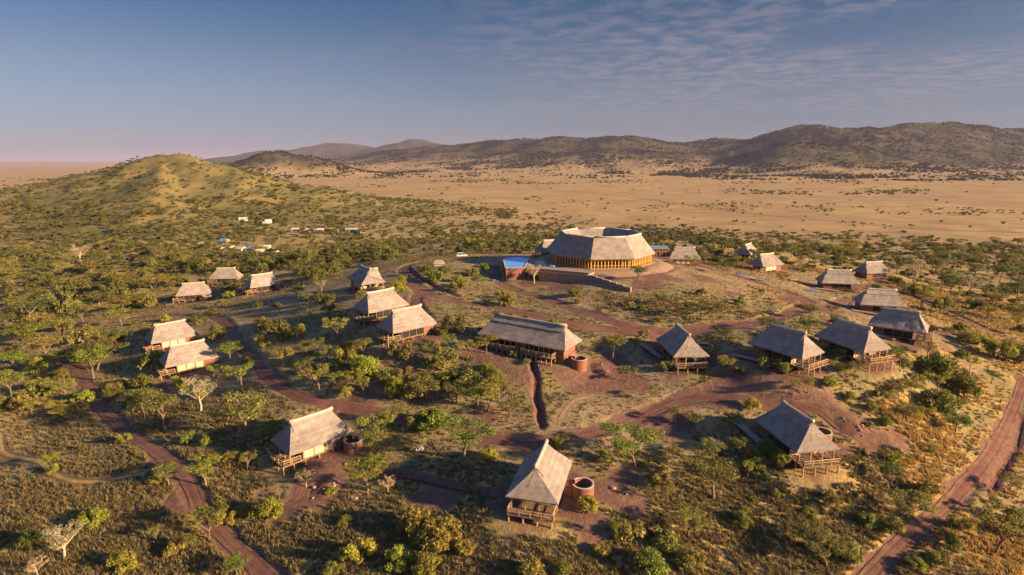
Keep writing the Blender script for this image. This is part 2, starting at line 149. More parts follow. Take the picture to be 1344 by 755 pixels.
(146.9,197.5,5.7,'a','k'),(4.1,288.5,8.2,'b','k'),(-212.5,331.3,9.5,'b','o'),(296.4,332,9.5,'a','o'),(-2.2,336.5,9.5,'b','k'),(-23.5,199.7,5.7,'b','o'),
(-161.5,221,6.4,'a','o'),(87.4,143.4,4.2,'b','o'),(266.6,336.3,9.5,'a','o'),(83.5,106.1,3.2,'a','y'),(164.2,329.7,9.2,'a','o'),(-90.9,102.5,3.1,'b','y'),
(-103.2,333.5,9.3,'a','k'),(299.6,339.5,9.5,'b','o'),(-132.1,295.4,8.3,'b','k'),(8.8,294.3,8.2,'b','k'),(-139.2,165,4.8,'a','y'),(-121.2,342.1,9.5,'a','o'),
(47.9,82,2.5,'b','y'),(-81.5,343.6,9.5,'a','o'),(-105.7,144.9,4.2,'b','o'),(97.1,242.8,6.7,'a','o'),(-43.2,124.7,3.6,'a','o'),(-110.1,345.2,9.5,'b','k'),
(181.5,346.2,9.5,'a','o'),(-307.7,344.4,9.5,'a','o'),(-161.9,346.7,9.5,'b','k'),(-32.5,116.7,3.4,'a','o'),(-191,347.9,9.5,'b','o'),(-278.3,347.9,9.5,'a','o'),
(-111.1,211.9,5.9,'b','o'),(-70.9,73.9,2.3,'d','p'),(-82.9,111.7,3.3,'b','y'),(-36.6,91.2,2.7,'d','p'),(-116.5,229.3,6.3,'b','y'),(-77.4,139.1,4,'a','y'),
(-69.5,141.8,4,'b','o'),(60.5,109,3.1,'a','y'),(96.9,200.4,5.5,'a','o'),(-10.2,177.6,4.9,'a','o'),(41.9,155.1,4.3,'a','g'),(29.4,112.1,3.2,'a','o'),
(70.1,123.7,3.5,'a','o'),(94.2,134,3.8,'b','g'),(69,108.8,3.1,'b','g'),(183.1,231.7,6.3,'a','o'),(142.9,264,7.1,'a','o'),(-23.2,314.8,8.5,'b','y'),
(188.9,337.5,9.1,'b','k'),(-27.7,189.9,5.1,'b','o'),(47.3,132.1,3.7,'b','o'),(149.5,301.1,8.1,'a','o'),(91.8,126.3,3.5,'b','o'),(-125.8,150.7,4.2,'a','o'),
(-18.6,357,9.5,'b','o'),(259.4,354.7,9.5,'a','o'),(-92.1,306.8,8.2,'b','k'),(-140.2,356.4,9.5,'b','k'),(-59,152.9,4.2,'b','o'),(-215.2,356.5,9.5,'b','k'),
(67.2,93.6,2.7,'a','o'),(-227.5,251.9,6.8,'b','y'),(-237.7,287.5,7.7,'a','o'),(-271.4,328.2,8.7,'b','k'),(-317.8,360,9.5,'a','k'),(-125.5,187.5,5.1,'b','o'),
(-56.5,254.3,6.7,'b','k'),(-209.2,362.3,9.5,'a','y'),(-305.6,362.5,9.5,'b','k'),(-36.6,126.4,3.5,'b','y'),(90,155.5,4.1,'a','k'),(-318.2,367.2,9.5,'a','o'),
(178.8,193.7,5.1,'a','o'),(293,367.8,9.5,'a','o'),(166.8,288.4,7.5,'b','k'),(-283,368,9.5,'d','p'),(-113.9,369.2,9.5,'b','k'),(96.6,261.7,6.7,'b','k'),
(-277.3,327,8.4,'a','o'),(140,328.7,8.4,'b','o'),(126.5,301.6,7.7,'b','k'),(237.7,308.1,7.9,'a','o'),(297.5,361.2,9.2,'a','o'),(32.8,91.1,2.5,'a','o'),
(-235.2,373.8,9.5,'a','o'),(-169.8,374.3,9.5,'a','y'),(265.6,326.3,8.3,'a','k'),(-232.1,283.4,7.3,'a','o'),(-134.1,315.5,8,'b','y'),(-88.9,281.2,7.1,'b','k'),
(161.3,206.6,5.3,'b','o'),(-188.8,206.8,5.4,'a','o'),(-40.3,124.9,3.3,'a','g'),(314.1,379.4,9.5,'a','o'),(-24.4,273.1,6.8,'b','k'),(222.3,382.5,9.5,'a','y'),
(88.4,123,3.2,'a','y'),(37.5,81.8,2.3,'b','g'),(-31.7,89.6,2.4,'b','y'),(40.7,88.9,2.4,'a','y'),(242.4,384.1,9.5,'b','k'),(220,293.2,7.3,'a','k'),
(134.7,162.3,4.1,'b','o'),(341.7,385.2,9.5,'a','o'),(-101.4,124.3,3.3,'a','k'),(272.4,356.9,8.8,'a','o'),(105.6,297.8,7.3,'b','k'),(162.3,358.4,8.7,'a','o'),
(-32.5,203.4,5,'b','o'),(116.8,137.3,3.5,'a','o'),(-124.5,249.4,6.2,'b','y'),(-21.5,88.5,2.4,'d','p'),(65.7,160.4,4,'b','g'),(144.6,220.5,5.4,'b','g'),
(13.6,144.1,3.6,'b','y'),(-36.1,183.2,4.5,'b','y'),(-46.4,127.3,3.2,'b','o'),(-38.4,93.6,2.5,'b','o'),(28.7,93,2.5,'a','y'),(15.7,309.4,7.5,'b','y'),
(-79,172.7,4.3,'b','o'),(-221.1,368.8,8.9,'b','o'),(336.8,394.8,9.5,'a','o'),(170.9,224.6,5.5,'a','o'),(294.1,391.5,9.4,'a','k'),(43.3,88.7,2.3,'b','k'),
(276.3,395.8,9.5,'a','o'),(-114.4,321.8,7.7,'b','k'),(32.9,136,3.4,'a','o'),(359,397,9.5,'a','o'),(-224.8,359.3,8.6,'a','o'),(232.4,398.8,9.5,'b','y'),
(151.7,270.9,6.5,'a','k'),(-5.7,326.7,7.7,'b','k'),(43.5,85.2,2.2,'b','o'),(87,252.3,6,'a','o'),(72.9,103,2.6,'b','g'),(289.9,350.1,8.3,'b','k'),
(-127.9,138.1,3.4,'a','o'),(-48.5,129.2,3.2,'a','k'),(283.5,370.5,8.7,'a','y'),(-119,385,9,'b','o'),(207.2,406.2,9.5,'b','o'),(153.4,278.1,6.5,'a','o'),
(102.6,287.2,6.7,'b','k'),(76.1,110.4,2.7,'b','o'),(289,405.7,9.4,'a','o'),(15.3,74,1.9,'a','g'),(-114.1,138.9,3.4,'b','g'),(-92.5,266.8,6.2,'a','o'),
(-3.4,168.6,4,'b','o'),(-76.6,339.3,7.8,'b','k'),(324.9,414.8,9.5,'a','o'),(249.2,415.3,9.5,'a','k'),(109,309.2,7,'b','o'),(-9,303.2,6.9,'b','k'),
(262.5,396.1,9,'a','k'),(171.3,185.8,4.3,'a','y'),(381.5,422.5,9.5,'a','k'),(-188.6,332.6,7.5,'a','y'),(331.5,423.3,9.5,'b','o'),(72,106.4,2.5,'b','g'),
(39.9,84.3,2.1,'b','o'),(175.8,211.6,4.8,'b','y'),(224.4,424.8,9.5,'d','p'),(146.1,180.4,4.1,'a','k'),(317.9,356.9,8,'a','o'),(85.3,145.4,3.3,'b','k'),
(103.3,259.9,5.8,'b','k'),(-6.7,85.8,2.1,'b','o'),(171,359.5,8,'a','k'),(299.1,402.3,8.9,'a','k'),(49.5,117.2,2.7,'b','k'),(251.9,327.4,7.2,'a','k'),
(379.2,433.2,9.5,'b','o'),(106.2,272.9,6,'a','o'),(361.9,432.5,9.4,'b','o'),(220.2,436.2,9.5,'a','k'),(313.7,436.5,9.5,'a','o'),(140.6,271.8,5.9,'a','o'),
(-60.8,291.9,6.3,'b','y'),(375.5,439.4,9.5,'a','y'),(-50.2,127.8,2.9,'a','o'),(-126.9,201.2,4.5,'b','y'),(57.5,109.2,2.5,'a','y'),(3.3,124.1,2.8,'b','o'),
(56.7,166.1,3.7,'b','g'),(23.7,91.9,2.2,'b','y'),(124.7,157,3.5,'a','k'),(69.2,102.2,2.4,'b','o'),(394.8,440.9,9.5,'a','o'),(-9.9,201.7,4.4,'b','o'),
(91.8,129.2,2.9,'a','g'),(294.7,442.9,9.5,'a','y'),(-17.2,329.7,7.1,'b','y'),(192,317.6,6.8,'a','o'),(-31,211.3,4.5,'b','k'),(107.8,292.1,6.2,'b','o'),
(35.3,152.1,3.3,'b','k'),(151.6,286.6,6.1,'a','o'),(304.1,389.9,8.2,'a','o'),(-56.3,79.6,1.9,'a','o'),(-74.7,87.5,2,'b','y'),(373.1,418.3,8.6,'b','y'),
(130.5,294.9,6.1,'b','k'),(98.6,297.2,6.1,'b','k'),(111.9,262.9,5.4,'b','y'),(-9.5,293,6,'b','k'),(-91.4,198.5,4.1,'b','k'),(136.4,300,6,'b','o'),
(-81.3,190.6,3.9,'b','k'),(90.8,242.8,4.8,'b','o'),(154.9,322.9,6.4,'b','o'),(250.6,421.5,8.2,'a','o'),(-14.4,278,5.4,'b','k'),(67,124.6,2.5,'a','o'),
(265.1,419.7,8,'b','o'),(209.6,351.7,6.7,'b','y'),(-69.5,202.4,3.9,'d','p'),(124,161,3.1,'b','k'),(0.4,127.9,2.5,'b','y'),(-10.2,208.8,3.7,'b','o'),
(3.7,149.2,2.7,'b','o'),(38.6,144.3,2.6,'b','o'),(-106.7,186.8,3.3,'b','o'),(33.2,154.9,2.7,'b','y'),(-49.2,77.2,1.5,'a','o'),(-92,111.7,2,'b','g'),
(52.8,153.9,2.5,'b','o'),(-0.3,151.5,2.4,'b','o'),(-5.9,165.4,2.6,'b','o'),(19.2,160.6,2.5,'b','o'),(67.6,163.5,2.5,'b','o'),(18.1,169.8,2.4,'b','o'),
(53.1,150.8,2.1,'b','k'),(79.7,177.5,2.4,'b','k')]
# ---------------------------------------------------------------- terrain height (metres, plain = 0)
def smooth(a, b, v):
    t = np.clip((v - a) / (b - a), 0, 1)
    return t * t * (3 - 2 * t)
_rng = np.random.RandomState(5)
_LAT = _rng.rand(256, 256)
def vnoise(x, y):
    xi = np.floor(x).astype(int); yi = np.floor(y).astype(int)
    fx = x - xi; fy = y - yi
    fx = fx * fx * (3 - 2 * fx); fy = fy * fy * (3 - 2 * fy)
    g = lambda i, j: _LAT[i & 255, j & 255]
    return (g(xi, yi) * (1 - fx) + g(xi + 1, yi) * fx) * (1 - fy) + (g(xi, yi + 1) * (1 - fx) + g(xi + 1, yi + 1) * fx) * fy
def fbm(x, y, o=4):
    s = 0; a = .5; t = 0
    for i in range(o):
        s = s + a * vnoise(x + 17.3 * i, y - 9.1 * i); t += a; a *= .5; x = x * 2.03; y = y * 2.03
    return s / t
CTRL = np.array(CTRL_PTS, float)
def _tps_solve(P, lam):
    n = len(P)
    d = np.hypot(P[:, None, 0] - P[None, :, 0], P[:, None, 1] - P[None, :, 1])
    K = np.where(d > 0, d * d * np.log(np.maximum(d, 1e-9)), 0) + lam * np.eye(n)
    A = np.zeros((n + 3, n + 3)); A[:n, :n] = K
    A[:n, n] = 1; A[:n, n + 1:] = P[:, :2]; A[n, :n] = 1; A[n + 1:, :n] = P[:, :2].T
    return np.linalg.solve(A, np.concatenate([P[:, 2], [0, 0, 0]]))
_TW = _tps_solve(CTRL / np.array([100., 100., 1.]), 0.02)
def tps(x, y):
    x = x / 100.; y = y / 100.; r = np.full(np.shape(x), _TW[-3]) + _TW[-2] * x + _TW[-1] * y
    for (px, py, _), w in zip(CTRL, _TW):
        d2 = (x - px / 100.) ** 2 + (y - py / 100.) ** 2
        r = r + w * .5 * d2 * np.log(np.maximum(d2, 1e-12))
    return r
def ridge(x, y, pts, width):
    best = np.zeros(np.shape(x))
    for (x0, y0, h0), (x1, y1, h1) in zip(pts[:-1], pts[1:]):
        dx, dy = x1 - x0, y1 - y0
        t = np.clip(((x - x0) * dx + (y - y0) * dy) / (dx * dx + dy * dy), 0, 1)
        d = np.hypot(x - x0 - t * dx, y - y0 - t * dy) / width
        best = np.maximum(best, (h0 + t * (h1 - h0)) * (.78 * np.exp(-1.6 * d ** 1.5) + .22 * np.exp(-1.1 * d)))
    return best
def height(x, y):
    x = np.atleast_1d(np.asarray(x, float)); y = np.atleast_1d(np.asarray(y, float))
    r = np.hypot(x, y)
    plain = (fbm(x / 260. + 3, y / 260.) - .5) * 5
    plain = plain + (fbm(x / 2200. + 8, y / 1500.) - .5) * 14 * smooth(1500, 4000, r)
    w = 1 - smooth(370, 540, r)
    z = plain * (1 - w); nr = w > 0
    if np.any(nr): z[nr] += tps(np.clip(x[nr], -450, 450), np.clip(y[nr], -250, 540)) * w[nr]
    z = z + (fbm(x / 22., y / 22., 3) - .5) * 1.1 * w
    far = r > 340
    if np.any(far):
        xf, yf = x[far], y[far]; hills = np.zeros(xf.shape)
        for pts, width in RIDGES:
            hh = ridge(xf, yf, pts, width)
            n = fbm(xf / (width * .55) + 3.1, yf / (width * .55), 5)
            gul = np.abs(fbm(xf / (width * .26) + 7., yf / (width * .26), 5) - .5) * 2
            hills = np.maximum(hills, hh * (.78 + .44 * n - (.36 if width > 300 else .24) * gul * np.clip(1.15 - hh / max(p[2] for p in pts), 0, 1)))
        z[far] += hills * smooth(340, 440, r[far])
    # the summit is levelled for the main lodge and its forecourt
    d = np.hypot((x - LODGE[0]) / 1.0, (y - LODGE[1]) / 1.0)
    k = 1 - smooth(21, 27.5, d)
    z = z * (1 - k) + LODGE[2] * k
    return z
# ================================================================= material helpers
def new_mat(name):
    m = bpy.data.materials.new(name); m.use_nodes = True
    nt = m.node_tree; b = nt.nodes['Principled BSDF']; b.inputs['Roughness'].default_value = .85
    b.inputs['Specular IOR Level'].default_value = .25
    return m, nt, b
class NT:
    def __init__(s, nt): s.nt = nt
    def n(s, t, **kw):
        x = s.nt.nodes.new('ShaderNode' + t)
        for k, v in kw.items(): setattr(x, k, v)
        return x
    def l(s, a, b): s.nt.links.new(a, b)
    def noise(s, vec, scale, detail=4, rough=.55, dist=0.):
        x = s.n('TexNoise'); x.inputs['Scale'].default_value = scale; x.inputs['Detail'].default_value = detail
        x.inputs['Roughness'].default_value = rough; x.inputs['Distortion'].default_value = dist
        if vec is not None: s.l(vec, x.inputs['Vector'])
        return x.outputs['Fac']
    def ramp(s, src, a, b, lo=0., hi=1.):
        r = s.n('MapRange'); r.interpolation_type = 'SMOOTHSTEP'; s.l(src, r.inputs[0])
        for i, v in zip((1, 2, 3, 4), (a, b, lo, hi)): r.inputs[i].default_value = v
        return r.outputs[0]
    def math(s, op, a, b=0.):
        m = s.n('Math', operation=op)
        for i, v in enumerate((a, b)):
            if isinstance(v, (int, float)): m.inputs[i].default_value = v
            else: s.l(v, m.inputs[i])
        return m.outputs[0]
    def mix(s, f, a, b, mode='MIX'):
        m = s.n('MixRGB', blend_type=mode)
        for i, v in enumerate((f, a, b)):
            if isinstance(v, (int, float)): m.inputs[i].default_value = v
            elif isinstance(v, tuple): m.inputs[i].default_value = (*v, 1)
            else: s.l(v, m.inputs[i])
        return m.outputs[0]
    def bump(s, h, strength, dist, bsdf):
        b = s.n('Bump'); b.inputs['Strength'].default_value = strength; b.inputs['Distance'].default_value = dist
        s.l(h, b.inputs['Height']); s.l(b.outputs[0], bsdf.inputs['Normal'])
def plain_mat(name, col, rough=.8, var=.25, scale=3., metallic=0., bump=0.):
    m, nt, b = new_mat(name); N = NT(nt)
    tc = N.n('TexCoord'); oi = N.n('ObjectInfo')
    f = N.noise(tc.outputs['Object'], scale, 5, .6)
    k = N.ramp(f, .25, .75, 1 - var, 1 + var)
    k = N.math('MULTIPLY', k, N.ramp(oi.outputs['Random'], 0, 1, 1 - var * .3, 1 + var * .3))
    h = N.n('HueSaturation'); h.inputs['Color'].default_value = (*col, 1); N.l(k, h.inputs['Value'])
    N.l(h.outputs[0], b.inputs['Base Color']); b.inputs['Roughness'].default_value = rough; b.inputs['Metallic'].default_value = metallic
    if bump: N.bump(f, bump, .05, b)
    return m
def thatch_mat(name, ca, cb, streak=1.0):
    m, nt, b = new_mat(name); N = NT(nt)
    tc = N.n('TexCoord'); oi = N.n('ObjectInfo'); geo = N.n('NewGeometry')
    mp = N.n('Mapping'); mp.inputs['Scale'].default_value = (7, 7, 1.6); N.l(tc.outputs['Object'], mp.inputs[0])
    st = N.noise(mp.outputs[0], 2.2, 6, .7)
    bl = N.noise(tc.outputs['Object'], .45, 4, .6)
    ly = N.noise(tc.outputs['Object'], 5., 4, .7)
    c = N.mix(N.ramp(bl, .35, .68), ca, cb)
    c = N.mix(N.ramp(st, .40, .62, .0, .75 * streak), c, tuple(v * .5 for v in ca))
    wv = N.n('TexWave', wave_type='BANDS', bands_direction='Z'); wv.inputs['Scale'].default_value = .42; wv.inputs['Distortion'].default_value = 2.2; wv.inputs['Detail'].default_value = 3; N.l(tc.outputs['Object'], wv.inputs['Vector'])
    c = N.mix(N.ramp(wv.outputs['Fac'], .0, .25, .35 * streak, 0), c, tuple(v * .55 for v in ca))
    c = N.mix(N.ramp(N.noise(tc.outputs['Object'], .8, 5, .7), .56, .72, 0, .45 * streak), c, tuple(v * .6 for v in ca))
    c = N.mix(N.ramp(ly, .55, .8, 0, .4), c, tuple(min(1, v * 1.35) for v in cb))
    k = N.ramp(oi.outputs['Random'], 0, 1, .9, 1.1)
    h = N.n('HueSaturation'); N.l(c, h.inputs['Color']); N.l(k, h.inputs['Value'])
    N.l(h.outputs[0], b.inputs['Base Color']); b.inputs['Roughness'].default_value = .95; b.inputs['Specular IOR Level'].default_value = .1
    N.bump(N.math('ADD', N.math('ADD', st, N.math('MULTIPLY', ly, .8)), N.math('MULTIPLY', wv.outputs['Fac'], .35)), 1.0, .16, b)
    return m
def brick_mat(name, c1, c2, mortar):
    m, nt, b = new_mat(name); N = NT(nt)
    tc = N.n('TexCoord'); sp = N.n('SeparateXYZ'); N.l(tc.outputs['Object'], sp.inputs[0])
    cb = N.n('CombineXYZ'); N.l(N.math('ADD', sp.outputs['X'], sp.outputs['Y']), cb.inputs[0]); N.l(sp.outputs['Z'], cb.inputs[1])
    t = N.n('TexBrick'); N.l(cb.outputs[0], t.inputs['Vector']); t.inputs['Scale'].default_value = 1.0
    t.inputs['Brick Width'].default_value = .3; t.inputs['Row Height'].default_value = .1; t.inputs['Mortar Size'].default_value = .012
    t.inputs['Color1'].default_value = (*c1, 1); t.inputs['Color2'].default_value = (*c2, 1); t.inputs['Mortar'].default_value = (*mortar, 1)
    f = N.noise(tc.outputs['Object'], 1.3, 5, .65)
    c = N.mix(N.ramp(f, .4, .75, 0, .5), t.outputs['Color'], (.10, .045, .03))
    N.l(c, b.inputs['Base Color']); N.bump(t.outputs['Fac'], .5, -.02, b)
    return m
def leaf_mat(name, from_color=True, ramp=None, vary=1.0):
    m, nt, b = new_mat(name); N = NT(nt)
    oi = N.n('ObjectInfo'); geo = N.n('NewGeometry'); tc = N.n('TexCoord')
    if from_color: c = oi.outputs['Color']
    else:
        r = N.n('ValToRGB'); r.color_ramp.interpolation = 'LINEAR'; N.l(oi.outputs['Random'], r.inputs[0])
        els = r.color_ramp.elements
        els[0].position = 0; els[0].color = (*ramp[0], 1); els[1].position = 1; els[1].color = (*ramp[-1], 1)
        for i, q in enumerate(ramp[1:-1]):
            e = els.new((i + 1) / (len(ramp) - 1)); e.color = (*q, 1)
        c = r.outputs[0]
    f = N.noise(tc.outputs['Object'], 1.1, 3, .6)
    g = N.n('TexWhiteNoise', noise_dimensions='3D'); N.l(geo.outputs['True Normal'], g.inputs['Vector'])
    k = N.math('MULTIPLY', N.ramp(f, .3, .7, 1 - .38 * vary, 1 + .35 * vary), N.ramp(g.outputs['Value'], 0, 1, 1 - .25 * vary, 1 + .25 * vary))
    h = N.n('HueSaturation'); N.l(c, h.inputs['Color']); N.l(k, h.inputs['Value'])
    N.l(N.ramp(f, .3, .7, .485, .51), h.inputs['Hue'])
    N.l(h.outputs[0], b.inputs['Base Color']); b.inputs['Roughness'].default_value = .7
    tr = N.n('BsdfTranslucent'); N.l(h.outputs[0], tr.inputs['Color'])
    ms = N.n('MixShader'); ms.inputs[0].default_value = .35
    N.l(b.outputs[0], ms.inputs[1]); N.l(tr.outputs[0], ms.inputs[2])
    N.l(ms.outputs[0], nt.nodes['Material Output'].inputs['Surface'])
    return m
def ground_mat():
    m, nt, b = new_mat('savanna_ground'); N = NT(nt)
    geo = N.n('NewGeometry'); P = geo.outputs['Position']
    at = N.n('Attribute', attribute_name='mask'); sp = N.n('SeparateXYZ'); N.l(at.outputs['Vector'], sp.inputs[0])
    a2 = N.n('Attribute', attribute_name='mask2'); s2 = N.n('SeparateXYZ'); N.l(a2.outputs['Vector'], s2.inputs[0])
    n1 = N.noise(P, .16, 5, .6); n2 = N.noise(P, .9, 5, .65); n3 = N.noise(P, .022, 5, .6); n4 = N.noise(P, 3.5, 4, .7); n5 = N.noise(P, .0045, 6, .62)
    base = N.mix(N.ramp(n1, .36, .66), (.195, .145, .075), (.31, .225, .12))
    base = N.mix(N.ramp(n2, .45, .75, 0, .6), base, (.34, .265, .14))
    base = N.mix(N.ramp(n2, .25, .45, .55, 0), base, (.105, .09, .048))
    gr = N.mix(N.ramp(n2, .35, .7), (.145, .132, .05), (.25, .215, .085))
    fac = N.math('MULTIPLY', sp.outputs['Y'], N.ramp(n1, .25, .6, .35, 1))
    c = N.mix(fac, base, gr)
    straw = N.mix(N.ramp(n2, .3, .7), (.25, .18, .068), (.46, .325, .115))
    c = N.mix(N.math('MULTIPLY', sp.outputs['Z'], N.ramp(n1, .25, .6, .3, 1)), c, straw)
    pl = N.mix(N.ramp(n3, .32, .66), (.285, .198, .09), (.41, .29, .125))
    pl = N.mix(N.ramp(n5, .42, .62, 0, .55), pl, (.28, .19, .10))
    pl = N.mix(N.ramp(N.noise(P, .009, 6, .7), .56, .70, 0, .55), pl, (.17, .135, .058))
    pl = N.mix(N.ramp(n1, .55, .72, 0, .35), pl, (.20, .14, .06))
    c = N.mix(s2.outputs['X'], c, pl)
    hl = N.mix(N.ramp(N.noise(P, .03, 6, .65), .38, .62), (.225, .175, .062), (.125, .115, .043))
    c = N.mix(s2.outputs['Y'], c, hl)
    fh = N.mix(N.ramp(N.noise(P, .006, 7, .68), .38, .60), (.085, .070, .034), (.036, .036, .020))
    c = N.mix(s2.outputs['Z'], c, fh)
    soil = N.mix(N.ramp(n2, .3, .72), (.12, .064, .048), (.19, .11, .08))
    soil = N.mix(N.ramp(n4, .5, .8, 0, .5), soil, (.27, .15, .10))
    sf = N.ramp(N.math('ADD', sp.outputs['X'], N.math('MULTIPLY', N.math('SUBTRACT', n2, .5), .7)), .30, .62)
    c = N.mix(sf, c, soil)
    N.l(c, b.inputs['Base Color']); b.inputs['Roughness'].default_value = .95; b.inputs['Specular IOR Level'].default_value = .1
    N.bump(N.math('ADD', n2, N.math('MULTIPLY', n4, .5)), .9, .35, b)
    return m
def soil_mat(name, a, bb, cc):
    m, nt, b = new_mat(name); N = NT(nt)
    geo = N.n('NewGeometry'); P = geo.outputs['Position']
    n1 = N.noise(P, .5, 5, .65); n2 = N.noise(P, 3., 4, .7); n3 = N.noise(P, .12, 3, .5)
    at = N.n('Attribute', attribute_name='across')
    c = N.mix(N.ramp(n1, .3, .7), a, bb)
    c = N.mix(N.ramp(n2, .5, .8, 0, .45), c, cc)
    c = N.mix(N.ramp(n3, .5, .75, 0, .4), c, cc)
    u = N.math('ABSOLUTE', at.outputs['Fac'])
    rut = N.math('MULTIPLY', N.ramp(u, .2, .42), N.ramp(u, .75, .52))
    c = N.mix(N.math('MULTIPLY', N.math('MULTIPLY', rut, .3), N.ramp(n3, .4, .6)), c, cc)
    edge = N.ramp(N.math('ADD', u, N.math('MULTIPLY', N.math('SUBTRACT', n1, .5), 1.5)), .70, 1.05, 0, .9)
    c = N.mix(edge, c, (.19, .14, .07))
    mid = N.math('MULTIPLY', N.ramp(u, .24, .08), N.ramp(n3, .48, .60, 0, .75))
    c = N.mix(N.math('MULTIPLY', mid, N.ramp(n2, .4, .6)), c, (.20, .15, .07))
    N.l(c, b.inputs['Base Color']); b.inputs['Roughness'].default_value = .95; b.inputs['Specular IOR Level'].default_value = .1
    N.bump(N.math('ADD', n2, N.math('MULTIPLY', rut, -.4)), .6, .15, b)
    return m
def water_mat():
    m, nt, b = new_mat('pool_water'); N = NT(nt)
    tc = N.n('TexCoord'); f = N.noise(tc.outputs['Object'], 1.2, 3, .5)
    N.l(N.mix(N.ramp(f, .3, .7), (.08, .33, .80), (.12, .40, .88)), b.inputs['Base Color'])
    b.inputs['Roughness'].default_value = .25; b.inputs['Specular IOR Level'].default_value = .5
    N.bump(f, .1, .05, b); return m

M = {}
M['ground'] = ground_mat()
M['road'] = soil_mat('red_murram', (.115, .054, .041), (.17, .085, .063), (.23, .13, .096))
M['pale_soil'] = soil_mat('pale_dust', (.22, .15, .10), (.32, .23, .16), (.38, .29, .21))
M['trench'] = soil_mat('trench_soil', (.09, .028, .018), (.13, .045, .028), (.16, .06, .04))
M['rut'] = soil_mat('flattened_grass', (.13, .095, .042), (.18, .13, .06), (.10, .075, .035))
M['paving'] = soil_mat('forecourt_dust', (.27, .175, .115), (.34, .23, .155), (.30, .17, .10))
M['thatch'] = thatch_mat('grey_thatch', (.26, .222, .19), (.37, .318, .27), .45)
M['ridge'] = thatch_mat('pale_ridge_thatch', (.47, .41, .34), (.57, .50, .42), .4)
M['skirt'] = thatch_mat('ridge_skirt_thatch', (.28, .24, .205), (.39, .335, .285), .45)
M['canvas'] = plain_mat('cream_canvas', (.50, .41, .26), .9, .12, 1.5)
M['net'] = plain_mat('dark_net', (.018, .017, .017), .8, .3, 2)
M['timber'] = plain_mat('pole_timber', (.36, .23, .105), .75, .3, 4)
M['deck'] = plain_mat('deck_timber', (.20, .135, .085), .8, .35, 2.5)
M['grey_timber'] = plain_mat('weathered_boards', (.28, .22, .18), .85, .3, 2.5)
M['golden'] = plain_mat('golden_timber', (.56, .33, .075), .6, .2, 2)
M['brick'] = brick_mat('red_brick', (.20, .072, .046), (.25, .10, .064), (.24, .16, .12))
M['stone_brick'] = brick_mat('tan_brick', (.33, .19, .10), (.40, .25, .14), (.34, .26, .18))
M['coping'] = plain_mat('plaster_coping', (.40, .35, .31), .8, .15, 2)
M['interior'] = plain_mat('dark_interior', (.03, .022, .018), .6, .3, 1)
M['glass'] = plain_mat('dark_glass', (.02, .022, .026), .12, .2, 1)
M['metal_roof'] = plain_mat('blue_grey_sheet', (.22, .26, .33), .45, .15, 1.2)
M['white_sheet'] = plain_mat('pale_sheet', (.46, .43, .40), .6, .15, 1)
M['blue_tarp'] = plain_mat('blue_tarpaulin', (.05, .15, .42), .5, .2, 1)
M['stone'] = plain_mat('rough_stone', (.30, .20, .15), .9, .35, 2.5, bump=.6)
M['white_paint'] = plain_mat('car_paint', (.55, .58, .52), .35, .06, 1)
M['rubber'] = plain_mat('rubber', (.02, .02, .02), .85, .2, 3)
M['cloth_dark'] = plain_mat('dark_cloth', (.05, .035, .045), .9, .2, 5)
M['skin'] = plain_mat('skin', (.10, .05, .03), .6, .1, 5)
M['bark'] = plain_mat('grey_bark', (.17, .12, .08), .9, .4, 5, bump=.5)
M['pale_bark'] = plain_mat('pale_bark', (.40, .30, .19), .9, .3, 5, bump=.5)
M['leaf'] = leaf_mat('leaves')
M['far_leaf'] = leaf_mat('far_leaves', False, [(.08, .088, .022), (.12, .122, .03), (.165, .16, .036), (.105, .108, .026), (.20, .175, .045)])
M['hill_leaf'] = leaf_mat('hill_leaves', False, [(.020, .021, .009), (.030, .030, .012), (.045, .040, .015), (.028, .027, .010)])
M['dry_grass'] = leaf_mat('dry_grass', False, [(.155, .13, .056), (.20, .16, .065), (.26, .195, .078), (.16, .142, .055), (.225, .175, .07), (.18, .152, .058)], .5)
M['golden_grass'] = leaf_mat('golden_grass', False, [(.33, .22, .07), (.42, .29, .085), (.50, .34, .10), (.36, .26, .085)], .6)
M['green_grass'] = leaf_mat('green_grass', False, [(.18, .165, .055), (.25, .205, .075), (.30, .235, .09)])
water = water_mat()
water_dark = plain_mat('dark_green_water', (.015, .05, .05), .15, .1, 1)

